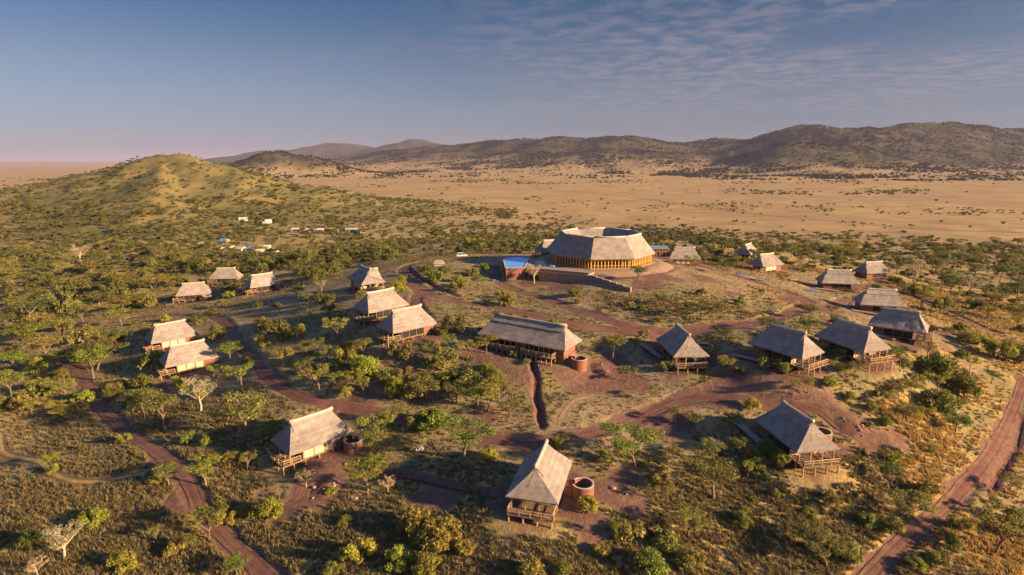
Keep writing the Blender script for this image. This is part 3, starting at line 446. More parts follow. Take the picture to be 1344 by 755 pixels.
# ================================================================= mesh helpers
class MB:
    def __init__(s): s.v = []; s.f = []
    def add(s, v, f):
        o = len(s.v); s.v += [tuple(p) for p in v]; s.f += [tuple(i + o for i in q) for q in f]
    def box(s, x0, x1, y0, y1, z0, z1):
        s.add([(x0, y0, z0), (x1, y0, z0), (x1, y1, z0), (x0, y1, z0), (x0, y0, z1), (x1, y0, z1), (x1, y1, z1), (x0, y1, z1)],
              [(0, 3, 2, 1), (4, 5, 6, 7), (0, 1, 5, 4), (1, 2, 6, 5), (2, 3, 7, 6), (3, 0, 4, 7)])
    def tube(s, path, radii, n=7, cap=True):
        path = [Vector(p) for p in path]; rings = []
        up = Vector((0, 0, 1))
        for i, p in enumerate(path):
            d = (path[min(i + 1, len(path) - 1)] - path[max(i - 1, 0)]).normalized()
            a = d.cross(Vector((1, 0, 0)) if abs(d.x) < .8 else Vector((0, 1, 0))).normalized(); b = d.cross(a)
            r = radii[i] if hasattr(radii, '__len__') else radii
            rings.append([p + (a * math.cos(2 * math.pi * k / n) + b * math.sin(2 * math.pi * k / n)) * r for k in range(n)])
        o = len(s.v)
        for rg in rings: s.v += [tuple(q) for q in rg]
        for i in range(len(rings) - 1):
            for k in range(n):
                s.f.append((o + i * n + k, o + i * n + (k + 1) % n, o + (i + 1) * n + (k + 1) % n, o + (i + 1) * n + k))
        if cap:
            s.f.append(tuple(o + k for k in range(n))[::-1]); s.f.append(tuple(o + (len(rings) - 1) * n + k for k in range(n)))
    def beam(s, a, b, r): s.tube([a, b], [r, r], 6)
    def prism(s, poly, z0, z1):
        n = len(poly)
        s.add([(x, y, z0) for x, y in poly] + [(x, y, z1) for x, y in poly],
              [tuple(range(n))[::-1], tuple(range(n, 2 * n))] + [(i, (i + 1) % n, n + (i + 1) % n, n + i) for i in range(n)])
    def mesh(s, name, mat, smooth_=False):
        me = bpy.data.meshes.new(name); me.from_pydata(s.v, [], s.f); me.materials.append(mat)
        if smooth_: me.polygons.foreach_set('use_smooth', [True] * len(me.polygons))
        me.update(); return me
def obj(name, data, parent=None, loc=None, rz=0., sc=None):
    o = bpy.data.objects.new(name, data); COL.objects.link(o)
    if parent is not None: o.parent = parent
    if loc is not None: o.location = loc
    if rz: o.rotation_euler = (0, 0, rz)
    if sc is not None: o.scale = sc
    return o
def thing(name, label, cat, loc, rz=0., group=None):
    return tag(obj(name, None, None, loc, rz), label, cat, group)
def tag(o, label, cat, group=None):
    o['label'] = label; o['category'] = cat
    if group: o['group'] = group
    return o
def structure(o): o['kind'] = 'structure'; return o
H = lambda x, y: float(height(np.array([x]), np.array([y]))[0])

# ================================================================= ground sheet
_natural = height
PADS = [(c[0], c[1], float(_natural(c[0], c[1])[0]), 8.0 if k != 5 else 12.0) for k, c in COTS.items()]
def height(x, y):
    """natural ground with the building pads partly levelled"""
    x = np.atleast_1d(np.asarray(x, float)); y = np.atleast_1d(np.asarray(y, float)); z = _natural(x, y)
    for cx, cy, zc, r in PADS:
        d = np.hypot(x - cx, y - cy); q = d < r + 7
        if q.any(): z[q] += (zc - z[q]) * .6 * (1 - smooth(r - 1, r + 7, d[q]))
    return z
def seg_dist(x, y, pl):
    b = np.full(np.shape(x), 1e9)
    for (x0, y0), (x1, y1) in zip(pl[:-1], pl[1:]):
        dx, dy = x1 - x0, y1 - y0
        t = np.clip(((x - x0) * dx + (y - y0) * dy) / (dx * dx + dy * dy + 1e-9), 0, 1)
        b = np.minimum(b, np.hypot(x - x0 - t * dx, y - y0 - t * dy))
    return b
def curve_pts(pl, step=1.2):
    """Catmull-Rom through the points, resampled."""
    P = [np.array(p, float) for p in pl]; P = [2 * P[0] - P[1]] + P + [2 * P[-1] - P[-2]]; out = []
    for i in range(1, len(P) - 2):
        p0, p1, p2, p3 = P[i - 1:i + 3]; n = max(2, int(np.linalg.norm(p2 - p1) / step))
        for k in range(n):
            t = k / n
            out.append(.5 * (2 * p1 + (p2 - p0) * t + (2 * p0 - 5 * p1 + 4 * p2 - p3) * t * t + (3 * p1 - p0 - 3 * p2 + p3) * t ** 3))
    out.append(P[-2]); return np.array(out)
ROADC = {k: (w, curve_pts(pl, 2.0 if max(abs(p[1]) for p in pl) < 700 else 25.)) for k, (w, pl) in ROADS.items()}
NEAR_ROADS = [k for k in ROADC if k not in ('plainroad',)]
CUT = .28
def surface(x, y):
    """terrain with the road beds and trenches cut into it; also returns the distance to the nearest road edge"""
    x = np.asarray(x, float); y = np.asarray(y, float)
    z = height(x, y); e = np.full(x.shape, 1e9); tr = np.full(x.shape, 1e9)
    near = np.hypot(x, y) < 720
    if near.any():
        xn, yn = x[near], y[near]
        en = np.full(xn.shape, 1e9)
        for k in NEAR_ROADS:
            w, pl = ROADC[k]; en = np.minimum(en, seg_dist(xn, yn, pl) - w / 2)
        tn = np.full(xn.shape, 1e9)
        for t in TRENCHES: tn = np.minimum(tn, seg_dist(xn, yn, t))
        e[near] = en; tr[near] = tn
        z[near] -= CUT * (1 - smooth(.1, 1.1, en)) + .75 * (1 - smooth(.35, 1.1, tn))
        z[near] += .22 * np.exp(-((en - 1.5) / .6) ** 2) * fbm(xn / 4., yn / 4., 2)
    return z, e, tr
def build_ground():
    az = list(np.radians(np.arange(-47, 47.01, .2))) + list(np.radians(np.arange(52, 309, 6.)))
    az = np.array(az); nA = len(az)
    r = np.concatenate([[2, 12, 25, 40, 52], np.arange(58, 300, .8), 300 * 1.02 ** np.arange(0, 255)])
    r = r[r < 45000]; nR = len(r)
    A, Rr = np.meshgrid(az, r)
    x = (Rr * np.sin(A)).ravel(); y = (Rr * np.cos(A)).ravel()
    z, e, tr = surface(x, y); rr = Rr.ravel()
    idx = np.arange(nR * nA).reshape(nR, nA)
    a = idx[:-1, :]; b = np.roll(idx, -1, 1)[:-1, :]; c = np.roll(idx, -1, 1)[1:, :]; d = idx[1:, :]
    quads = np.stack([a, b, c, d], -1).reshape(-1, 4)[:, ::-1]
    me = bpy.data.meshes.new('ground')
    V = np.concatenate([np.stack([x, y, z], 1), [[0, 0, H(0, 0)]]]); nV = len(V)
    fan = np.stack([idx[0], np.full(nA, nV - 1), np.roll(idx[0], -1)], 1)
    me.vertices.add(nV); me.vertices.foreach_set('co', V.ravel())
    loops = np.concatenate([quads.ravel(), fan.ravel()])
    me.loops.add(len(loops)); me.loops.foreach_set('vertex_index', loops.astype(np.int32))
    nq, nf = len(quads), len(fan)
    me.polygons.add(nq + nf)
    st = np.concatenate([np.arange(nq) * 4, nq * 4 + np.arange(nf) * 3]); me.polygons.foreach_set('loop_start', st.astype(np.int32))
    me.polygons.foreach_set('use_smooth', np.ones(nq + nf, bool))
    me.update(); me.validate()
    soil, green, tall, plain, hill, far = masks(x, y, e, tr)
    def att(name, cols):
        at = me.attributes.new(name, 'FLOAT_VECTOR', 'POINT')
        D = np.zeros((nV, 3)); D[:-1] = np.stack(cols, 1); at.data.foreach_set('vector', D.ravel())
    att('mask', (soil, green, tall)); att('mask2', (plain, hill, far))
    me.materials.append(M['ground'])
    return structure(obj('ground', me))
def blobs(x, y, lst, k=1.):
    s = np.zeros(np.shape(x)); n = fbm(x / 5. + 40, y / 5., 4); n2 = fbm(x / 14. + 9, y / 14., 3)
    for (cx, cy, r) in lst:
        d = np.hypot(x - cx, y - cy) / (r * k)
        s = np.maximum(s, np.clip(1.35 - d - (n - .5) * 1.6 - (n2 - .5) * 1.2, 0, 1))
    return s
def hill_amount(x, y):
    return [ridge(x, y, pts, w) for pts, w in RIDGES]
def masks(x, y, e, tr):
    r = np.hypot(x, y / .8337); near = r < 700
    soil = np.zeros(x.shape); green = np.zeros(x.shape); tall = np.zeros(x.shape)
    xn, yn = x[near], y[near]
    n = fbm(xn / 6. + 2, yn / 6., 4); big = fbm(xn / 38. + 5, yn / 38., 4)
    s = np.clip(1.0 - smooth(-.5, 1.3, e[near] + (n - .5) * 3.5), 0, 1)
    s = np.maximum(s, blobs(xn, yn, SOIL, .85) * .8); s = np.maximum(s, 1 - smooth(.9, 1.8, tr[near]))
    for k, (cx, cy, a) in COTS.items():
        s = np.maximum(s, .8 * np.clip(1.5 - np.hypot(xn - cx, yn - cy) / (9. if k != 5 else 13) - (n - .5) * 1.5, 0, 1))
    dl = np.hypot(xn - LODGE[0], yn - LODGE[1]); s = np.maximum(s, (1 - smooth(26, 32, dl + (n - .5) * 8)) * .8)
    s = np.maximum(s, smooth(.60, .70, fbm(xn / 17. + 31, yn / 17., 4)) * .4 * smooth(-60, 20, xn) * (1 - smooth(175, 210, yn)))
    soil[near] = s
    green[near] = np.maximum(blobs(xn, yn, GREEN, 1.2), smooth(.45, .62, big) * .75)
    t = np.maximum(blobs(xn, yn, TALL, 1.15), smooth(.44, .56, fbm(xn / 30. + 77, yn / 30., 4)) * smooth(250, 330, np.hypot(xn, yn / .8337)))
    t = np.maximum(t, smooth(120, 150, xn) * (1 - smooth(330, 420, np.hypot(xn, yn / .8337))) * .9)
    t = np.maximum(t, smooth(-110, -170, xn) * smooth(260, 360, np.hypot(xn, yn / .8337)) * .9)
    tall[near] = t
    hs = hill_amount(x, y)
    lhill = np.maximum(np.maximum(hs[6], hs[7]), hs[8]); rest = np.maximum.reduce([hs[0], hs[1] * .55, hs[2] * .9, hs[3] * .55, hs[4], hs[5]])
    plain = smooth(600, 820, r + 200 * smooth(.25, .40, x / np.maximum(y, 1) * .8337) + (fbm(x / 60. + 3, y / 60., 3) - .5) * 160)
    hill = smooth(1.5, 9, lhill)
    left = smooth(-120, -200, x) * smooth(250, 380, r) * (1 - smooth(700, 900, r))
    hill = np.maximum(hill, left * .45)
    far = smooth(12, 75, rest + (fbm(x / 180., y / 180., 4) - .5) * 30)
    return soil, green, tall, plain, hill, far
ground = build_ground()

# ================================================================= roads, tracks, forecourt
def strip(name, pts, width, mat, lift, seed=0, nl=8, cut=CUT, taper=False):
    pts = np.asarray(pts); n = len(pts); T = np.gradient(pts, axis=0); T /= np.linalg.norm(T, axis=1)[:, None] + 1e-9
    Nn = np.stack([-T[:, 1], T[:, 0]], 1); V = []; U = []
    s = np.concatenate([[0], np.cumsum(np.linalg.norm(np.diff(pts, axis=0), axis=1))])
    for k in range(nl + 1):
        u = -1 + 2 * k / nl
        j = (fbm(s / 3.5 + seed * 7.7 + (50 if u > 0 else 0), s * 0 + seed, 3) - .5) * .75 * abs(u) ** 3
        w = width / 2 * (u + np.sign(u) * j)
        p = pts + Nn * w[:, None]; z = height(p[:, 0], p[:, 1]) - cut + lift
        V.append(np.stack([p[:, 0], p[:, 1], z], 1)); U.append(np.full(n, u))
    V = np.stack(V, 1).reshape(-1, 3); U = np.stack(U, 1).ravel()
    f = [(i * (nl + 1) + k, i * (nl + 1) + k + 1, (i + 1) * (nl + 1) + k + 1, (i + 1) * (nl + 1) + k)[::-1] for i in range(n - 1) for k in range(nl)]
    me = bpy.data.meshes.new(name); me.from_pydata(V.tolist(), [], f)
    a = me.attributes.new('across', 'FLOAT', 'POINT'); a.data.foreach_set('value', U)
    me.polygons.foreach_set('use_smooth', [True] * len(me.polygons)); me.materials.append(mat); me.update()
    return structure(obj(name, me))
for i, (k, (w, pl)) in enumerate(ROADC.items()):
    strip('road', pl, w, M['road'] if k != 'plainroad' else M['pale_soil'], .05 + .006 * i, i, cut=CUT if k != 'plainroad' else -.3)
for k, pl in TRACKS.items():
    c = curve_pts(pl, 1.2); T = np.gradient(c, axis=0); T /= np.linalg.norm(T, axis=1)[:, None]; Nn = np.stack([-T[:, 1], T[:, 0]], 1)
    if k == 'track':
        for sgn in (-1, 1): strip('wheel_track', c + Nn * sgn * .85, .75, M['rut'], .05, 3 + sgn, 4, cut=0)
    else: strip('footpath', c, 1.0, M['pale_soil'], .05, 5, 4, cut=0)
for i, t in enumerate(TRENCHES): strip('trench', curve_pts(t, 1.5), 1.2, M['trench'], .08, 20 + i, 4, cut=.75)
def forecourt():
    bm = MB(); n = 72; V = [(LODGE[0], LODGE[1], LODGE[2] + .03)]
    rg = [6, 12, 18, 20, 22, 23.5, 25, 29]
    for r in rg:
        for k in range(n):
            a = 2 * math.pi * k / n; q = r
            if r == 29: q = 25.2 + 2.5 * float(fbm(np.array(math.cos(a) * 3 + 9), np.array(math.sin(a) * 3), 3))
            x, y = LODGE[0] + q * math.cos(a), LODGE[1] + q * math.sin(a); V.append((x, y, H(x, y) + .12))
    f = [(0, 1 + k, 1 + (k + 1) % n) for k in range(n)]
    for i in range(len(rg) - 1):
        for k in range(n): f.append((1 + i * n + k, 1 + (i + 1) * n + k, 1 + (i + 1) * n + (k + 1) % n, 1 + i * n + (k + 1) % n))
    bm.add(V, f); return structure(obj('forecourt_pavement', bm.mesh('forecourt', M['paving'])))
forecourt()

# ================================================================= cottages
def hip_roof_mesh(name, a, b, ra, ez, rz, thick=.3, seed=1):
    """thatched hip roof: half length a, half width b, half ridge ra"""
    rnd = random.Random(seed); mb = MB(); NX, NY, K = 14, 8, 7
    def per(aa, bb):
        p = []
        for i in range(NX): p.append((-aa + 2 * aa * i / NX, -bb))
        for i in range(NY): p.append((aa, -bb + 2 * bb * i / NY))
        for i in range(NX): p.append((aa - 2 * aa * i / NX, bb))
        for i in range(NY): p.append((-aa, bb - 2 * bb * i / NY))
        return p
    rings = []
    ins = [(x * .86, y * .82, ez + .05) for x, y in per(a, b)]; rings.append(ins)                     # soffit
    rings.append([(x * .985, y * .98, ez - thick + rnd.uniform(-.05, .05)) for x, y in per(a, b)])
    for k in range(K + 1):
        t = k / K; aa = a + (ra - a) * t; bb = b * (1 - t) + .02
        z = ez + (rz - ez) * (.88 * t + .12 * t * t)
        rings.append([(x + rnd.uniform(-.03, .03), y + rnd.uniform(-.03, .03), z + rnd.uniform(-.045, .045)) for x, y in per(aa, bb)])
    n = len(rings[0])
    V = [p for r in rings for p in r]; F = []
    for i in range(len(rings) - 1):
        for k in range(n): F.append((i * n + k, i * n + (k + 1) % n, (i + 1) * n + (k + 1) % n, (i + 1) * n + k))
    o = (len(rings) - 1) * n
    F.append(tuple(range(o, o + n)))
    mb.add(V, F); return mb.mesh(name, M['thatch'])
def ridge_skirt_mesh(name, ra, b, ez, rz, seed=2):
    mb = MB(); rnd = random.Random(seed); N = max(10, int(ra * 2)); prof = []
    s = (rz - ez) / b
    for u in (-1.35, -.7, 0, .7, 1.35): prof.append((u, rz - abs(u) * s * 1.04 + .20))
    V = []
    for i in range(N + 1):
        x = -ra - .15 + (2 * ra + .3) * i / N
        for (u, z) in prof: V.append((x, u, z + rnd.uniform(-.02, .03)))
        for (u, z) in reversed(prof): V.append((x, u * .96, z - .24))
    P = len(prof) * 2; F = []
    for i in range(N):
        for k in range(P): F.append((i * P + k, (i + 1) * P + k, (i + 1) * P + (k + 1) % P, i * P + (k + 1) % P))
    F.append(tuple(range(P))); F.append(tuple(N * P + k for k in range(P))[::-1])
    mb.add(V, F); return mb.mesh(name, M['skirt'])
def ridge_roll_mesh(name, ra, rz):
    mb = MB(); N = 10; path = []; rad = []
    for i in range(N + 1):
        u = -1 + 2 * i / N; path.append((u * (ra + .35), 0, rz + .20 + .16 * abs(u) ** 6)); rad.append(.30 + .07 * abs(u) ** 6)
    mb.tube(path, rad, 8); return mb.mesh(name, M['ridge'], True)
A_, B_, RA_, EZ, RZ, FL = 6.6, 4.15, 4.05, 3.0, 7.05, .8
def boxmesh(name, mat, *b):
    m = MB()
    if isinstance(b[0], (tuple, list)):
        for q in b: m.box(*q)
    else: m.box(*b)
    return m.mesh(name, mat)
CM = dict(
    roof=hip_roof_mesh('roof', A_, B_, RA_, EZ, RZ), skirt=ridge_skirt_mesh('ridge_skirt', RA_, B_, EZ, RZ), roll=ridge_roll_mesh('ridge_roll', RA_, RZ),
    floor=boxmesh('floor', M['deck'], -5.9, 3.7, -3.5, 3.5, FL - .22, FL), deck=boxmesh('deck', M['deck'], 3.7, 7.8, -3.6, 3.6, FL - .2, FL + .01),
    bath=boxmesh('brick_wall', M['brick'], -5.7, -2.9, -3.3, 3.3, -.9, 3.5),
    canvas=boxmesh('canvas', M['canvas'], -.98, .98, -.05, .05, 0, 2.6), net=boxmesh('net', M['net'], -.98, .98, -.05, .05, 0, 2.6),
    front=boxmesh('front', M['canvas'], -.05, .05, -.9, .9, 0, 2.6), door=boxmesh('door', M['glass'], -.04, .04, -1.5, 1.5, 0, 2.3),
    post=boxmesh('post', M['timber'], -.09, .09, -.09, .09, 0, 1))
_s = MB(); _s.tube([(0, 0, 0), (0, 0, 1)], [.15, .12], 8); CM['stilt'] = _s.mesh('stilt', M['timber'])
_r = MB(); _r.tube([(-.5, 0, 0), (.5, 0, 0)], [.075, .075], 6); CM['rail'] = _r.mesh('rail', M['timber'])
_r2 = MB(); _r2.box(-.5, .5, -.03, .03, -.3, .3); CM['rail_infill'] = _r2.mesh('rail_infill', M['grey_timber'])
def local_ground(c, a, x, y):
    ca, sa = math.cos(a), math.sin(a)
    return H(c[0] + x * ca - y * sa, c[1] + x * sa + y * ca)
def add_rails(root, segs, z):
    """each seg ((x0,y0),(x1,y1)): top rail, lower rail, posts"""
    for (x0, y0), (x1, y1) in segs:
        L = math.hypot(x1 - x0, y1 - y0); an = math.atan2(y1 - y0, x1 - x0); mx_, my_ = (x0 + x1) / 2, (y0 + y1) / 2
        obj('top_rail', CM['rail'], root, (mx_, my_, z + 1.0), an, (L, 1.15, 1.15)); obj('lower_rail', CM['rail'], root, (mx_, my_, z + .55), an, (L, .8, .8))
        n = max(1, round(L / 1.9))
        for i in range(n + 1):
            t = i / n; obj('rail_post', CM['post'], root, (x0 + (x1 - x0) * t, y0 + (y1 - y0) * t, z + .012), an, (.8, .8, 1.0))
def cottage(key, label, canvas_pos=True, canvas_neg=False, cross=False, rails=True):
    x, y, deg = COTS[key]; a = math.radians(deg); z = H(x, y)
    t = thing('thatched_cottage', label, 'cottage', (x, y, z), a, 'thatched guest cottages on the hill')
    rf = obj('roof', CM['roof'], t); obj('ridge_skirt', CM['skirt'], rf); obj('ridge_roll', CM['roll'], rf)
    if cross:
        g = MB(); hz = RZ + .05
        g.add([(3.2, -.1, hz + .2), (4.4, 2.4, hz), (3.2, 2.6, hz), (1.4, 3.2, EZ + 1.2), (6.6, 3.4, EZ + .4), (5.2, -1.2, EZ + 2.4)], [(0, 1, 2), (0, 2, 3), (2, 1, 4, 3), (0, 5, 1), (1, 5, 4), (0, 3, 4, 5)])
        obj('cross_gable', g.mesh('cross_gable', M['thatch']), rf)
        g = MB(); g.tube([(3.6, .2, hz + .15), (4.3, 2.6, hz + .2)], [.28, .3], 8); obj('ridge_roll', g.mesh('cross_roll', M['ridge'], True), rf)
    obj('floor', CM['floor'], t); obj('deck', CM['deck'], t); obj('bathroom_wall', CM['bath'], t)
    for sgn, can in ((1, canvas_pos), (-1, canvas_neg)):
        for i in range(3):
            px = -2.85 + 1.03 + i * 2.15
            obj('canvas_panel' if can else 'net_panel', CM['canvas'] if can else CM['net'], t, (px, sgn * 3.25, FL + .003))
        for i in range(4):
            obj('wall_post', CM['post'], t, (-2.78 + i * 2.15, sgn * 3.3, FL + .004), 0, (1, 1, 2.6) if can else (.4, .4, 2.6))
    obj('front_panel', CM['front'], t, (3.62, -2.35, FL + .004)); obj('front_panel', CM['front'], t, (3.62, 2.35, FL + .004))
    obj('glass_door', CM['door'], t, (3.6, 0, FL + .004))
    for py in (-3.3, -1.1, 1.1, 3.3): obj('veranda_post', CM['post'], t, (6.2, py, FL + .015), 0, (.9, .9, 2.4))
    if rails: add_rails(t, [((7.7, -3.5), (7.7, 3.5)), ((4.3, 3.5), (7.7, 3.5)), ((4.3, -3.5), (7.7, -3.5))], FL)
    for px in (-2.2, .6, 3.4, 5.6, 7.6):
        for py in (-3.35, -1.1, 1.1, 3.35):
            g = local_ground((x, y), a, px, py) - z - .3
            if g < FL - .35: obj('stilt', CM['stilt'], t, (px, py, g), 0, (1, 1, FL - .21 - g))
    return t
def at_cottage(key, lx, ly):
    x, y, deg = COTS[key]; a = math.radians(deg)
    return x + lx * math.cos(a) - ly * math.sin(a), y + lx * math.sin(a) + ly * math.cos(a), a
def round_wall_mesh(R, h, open_deg=50, t=.24):
    """roofless round brick wall with a doorway"""
    mb = MB(); n = 30; a0 = math.radians(open_deg / 2); V = []; F = []
    for i in range(n + 1):
        a = a0 + (2 * math.pi - 2 * a0) * i / n
        for (r, z) in ((R, -1.8), (R, h), (R - t, h), (R - t, -1.8)): V.append((r * math.cos(a), r * math.sin(a), z))
    for i in range(n):
        for k in range(3): F.append((i * 4 + k, (i + 1) * 4 + k, (i + 1) * 4 + k + 1, i * 4 + k + 1))
    F.append((0, 1, 2, 3)); F.append((n * 4 + 3, n * 4 + 2, n * 4 + 1, n * 4))
    mb.add(V, F); return mb.mesh('round_wall', M['brick'])
def coping_mesh(R, z, open_deg=50, t=.24):
    mb = MB(); n = 30; a0 = math.radians(open_deg / 2); V = []; F = []
    for i in range(n + 1):
        a = a0 + (2 * math.pi - 2 * a0) * i / n
        for (r, zz) in ((R + .02, z + .003), (R + .02, z + .08), (R - t - .02, z + .08), (R - t - .02, z + .003)): V.append((r * math.cos(a), r * math.sin(a), zz))
    for i in range(n):
        for k in range(4): F.append((i * 4 + k, (i + 1) * 4 + k, (i + 1) * 4 + (k + 1) % 4, i * 4 + (k + 1) % 4))
    F.append((0, 1, 2, 3)); F.append((n * 4 + 3, n * 4 + 2, n * 4 + 1, n * 4))
    mb.add(V, F); return mb.mesh('coping', M['coping'])
_fl = MB(); _fl.prism([(1.55 * math.cos(i * .3927), 1.55 * math.sin(i * .3927)) for i in range(16)], -.4, .25)
_wg = MB(); _wg.box(1.6, 3.0, -.95, -.78, -1.2, 1.8); _wg.box(1.6, 3.0, .78, .95, -1.2, 1.8)
SH = dict(wall=round_wall_mesh(1.8, 1.95), cop=coping_mesh(1.8, 1.95), floor=_fl.mesh('shower_floor', M['stone']), wing=_wg.mesh('wing_wall', M['brick']))
def shower(key, lx, ly, face, label):
    x, y, a = at_cottage(key, lx, ly)
    t = thing('brick_shower_enclosure', label, 'enclosure', (x, y, H(x, y) + .15), a + math.radians(face), 'round brick shower enclosures')
    obj('round_wall', SH['wall'], t); obj('coping', SH['cop'], t); obj('floor', SH['floor'], t); obj('wing_wall', SH['wing'], t)
_bw = MB(); random.seed(4)
for i in range(28): _bw.box(-4.2 + i * .3, -4.2 + i * .3 + .27, -.75 + random.uniform(-.03, .03), .75 + random.uniform(-.03, .03), -.06, random.uniform(-.005, .012))
BW = _bw.mesh('boards', M['grey_timber'])
_bj = MB(); _bj.box(-4.2, 4.2, -.6, -.48, -.22, -.065); _bj.box(-4.2, 4.2, .48, .6, -.22, -.065); BJ = _bj.mesh('joists', M['timber'])
def boardwalk(key, lx, ly, ang, label):
    x, y, a = at_cottage(key, lx, ly); an = a + math.radians(ang)
    ex, ey = math.cos(an) * 4.2, math.sin(an) * 4.2
    z0, z1 = H(x - ex, y - ey) + .45, H(x + ex, y + ey) + .45
    zc = max((z0 + z1) / 2, H(x, y) + .5)
    t = thing('boardwalk', label, 'boardwalk', (x, y, zc), 0, 'plank entrance walks')
    t.rotation_euler = (0, -math.atan2(z1 - z0, 8.4), an)
    obj('boards', BW, t); obj('joists', BJ, t)
    for sx in (-3.9, 0, 3.9):
        for sy in (-.54, .54): obj('stilt', CM['stilt'], t, (sx, sy, -1.3), 0, (.7, .7, 1.2))
COT_LABEL = {
 1: 'thatched cottage nearest the camera, its deck and hip end facing us at front centre',
 2: 'thatched cottage at front left with cream canvas wall and small deck at its left end',
 3: 'thatched cottage at front right, blue-grey roof side and railed deck at lower right',
 4: 'thatched cottage standing on tall stilts just right of the long building',
 6: 'lowest and rightmost of the three cottages stepping down left of the long building',
 7: 'middle of the three cottages stepping down left of the long building',
 8: 'topmost of the three cottages left of the long building, with a cross gable',
 9: 'cottage with golden underfloor poles, right one of the three at the far left',
 10: 'rearmost and smallest cottage of the three at the far left',
 11: 'leftmost of the three rear cottages at the far left',
 12: 'upper of the two sunlit cream-walled cottages at left edge of the hill',
 13: 'lower of the two sunlit cream-walled cottages at left edge of the hill',
 14: 'left one of two side-by-side dark-walled cottages with white deck rails at right',
 15: 'right one of two side-by-side dark-walled cottages with white deck rails at right',
 16: 'rightmost thatched cottage, above and right of the pair with white deck rails',
 17: 'broad grey-roofed cottage just above the rightmost cottage',
 18: 'dark-fronted cottage with blue shade at its left, second row from the back at right',
 19: 'rear right cottage with a sunlit yellow wall and bush beside it',
 20: 'cottage right of the main lodge with sunlit yellow wall and shaded left hip',
 21: 'farthest cottage, only its steep roof showing behind the yellow-walled one right of the lodge',
 22: 'thatched cottage behind the lodge forecourt, right of the flat-roofed brick building',
 23: 'thatched roof peeping out behind the left side of the main lodge'}
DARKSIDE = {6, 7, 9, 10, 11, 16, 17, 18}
for k, lb in COT_LABEL.items():
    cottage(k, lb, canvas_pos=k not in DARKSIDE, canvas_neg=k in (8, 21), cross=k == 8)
SHORT = {1: 'the nearest cottage', 2: 'the front-left cottage', 3: 'the front-right cottage', 4: 'the tall-stilted cottage', 5: 'the long building', 6: 'the lowest stepped cottage',
 7: 'the middle stepped cottage', 8: 'the cross-gabled cottage', 9: 'the gold-poled rear cottage', 10: 'the rearmost left cottage', 11: 'the leftmost rear cottage', 12: 'the upper cream-walled cottage',
 13: 'the lower cream-walled cottage', 14: 'the left white-railed cottage', 15: 'the right white-railed cottage', 16: 'the rightmost cottage', 17: 'the broad grey-roofed cottage', 18: 'the dark-fronted cottage',
 19: 'the rear right cottage', 20: 'the yellow-walled cottage', 21: 'the farthest cottage', 22: 'the cottage behind the forecourt', 23: 'the roof behind the lodge'}
shower(1, -1.6, 6.7, -90, 'round roofless brick enclosure beside the nearest cottage')
shower(2, -5.2, 5.9, -90, 'round brick enclosure at the right end of the front-left cottage')
shower(3, -1.0, 6.4, -90, 'round brick enclosure showing behind the roof of the front-right cottage')
shower(4, -1.6, 6.4, -90, 'sunlit round brick enclosure right of the tall-stilted cottage')
shower(9, -5.4, 5.6, -90, 'red brick enclosure at the right end of the far-left rear cottage')
shower(11, -5.2, 5.4, -90, 'red brick enclosure at the right end of the leftmost rear cottage')
boardwalk(3, -4.6, -5.6, 8, 'plank entrance walk on the left side of the front-right cottage')
boardwalk(4, -4.2, -5.9, 20, 'plank entrance walk left of the tall-stilted cottage')
boardwalk(14, -5.0, -5.6, 6, 'plank entrance walk left of the left white-railed cottage')
boardwalk(16, -4.0, -5.4, 0, 'plank walk in front of the rightmost cottage')
boardwalk(17, -5.0, -5.4, 0, 'plank walk at the left front of the broad grey-roofed cottage')
boardwalk(18, -5.0, -5.4, 0, 'plank walk in front of the dark-fronted rear cottage')

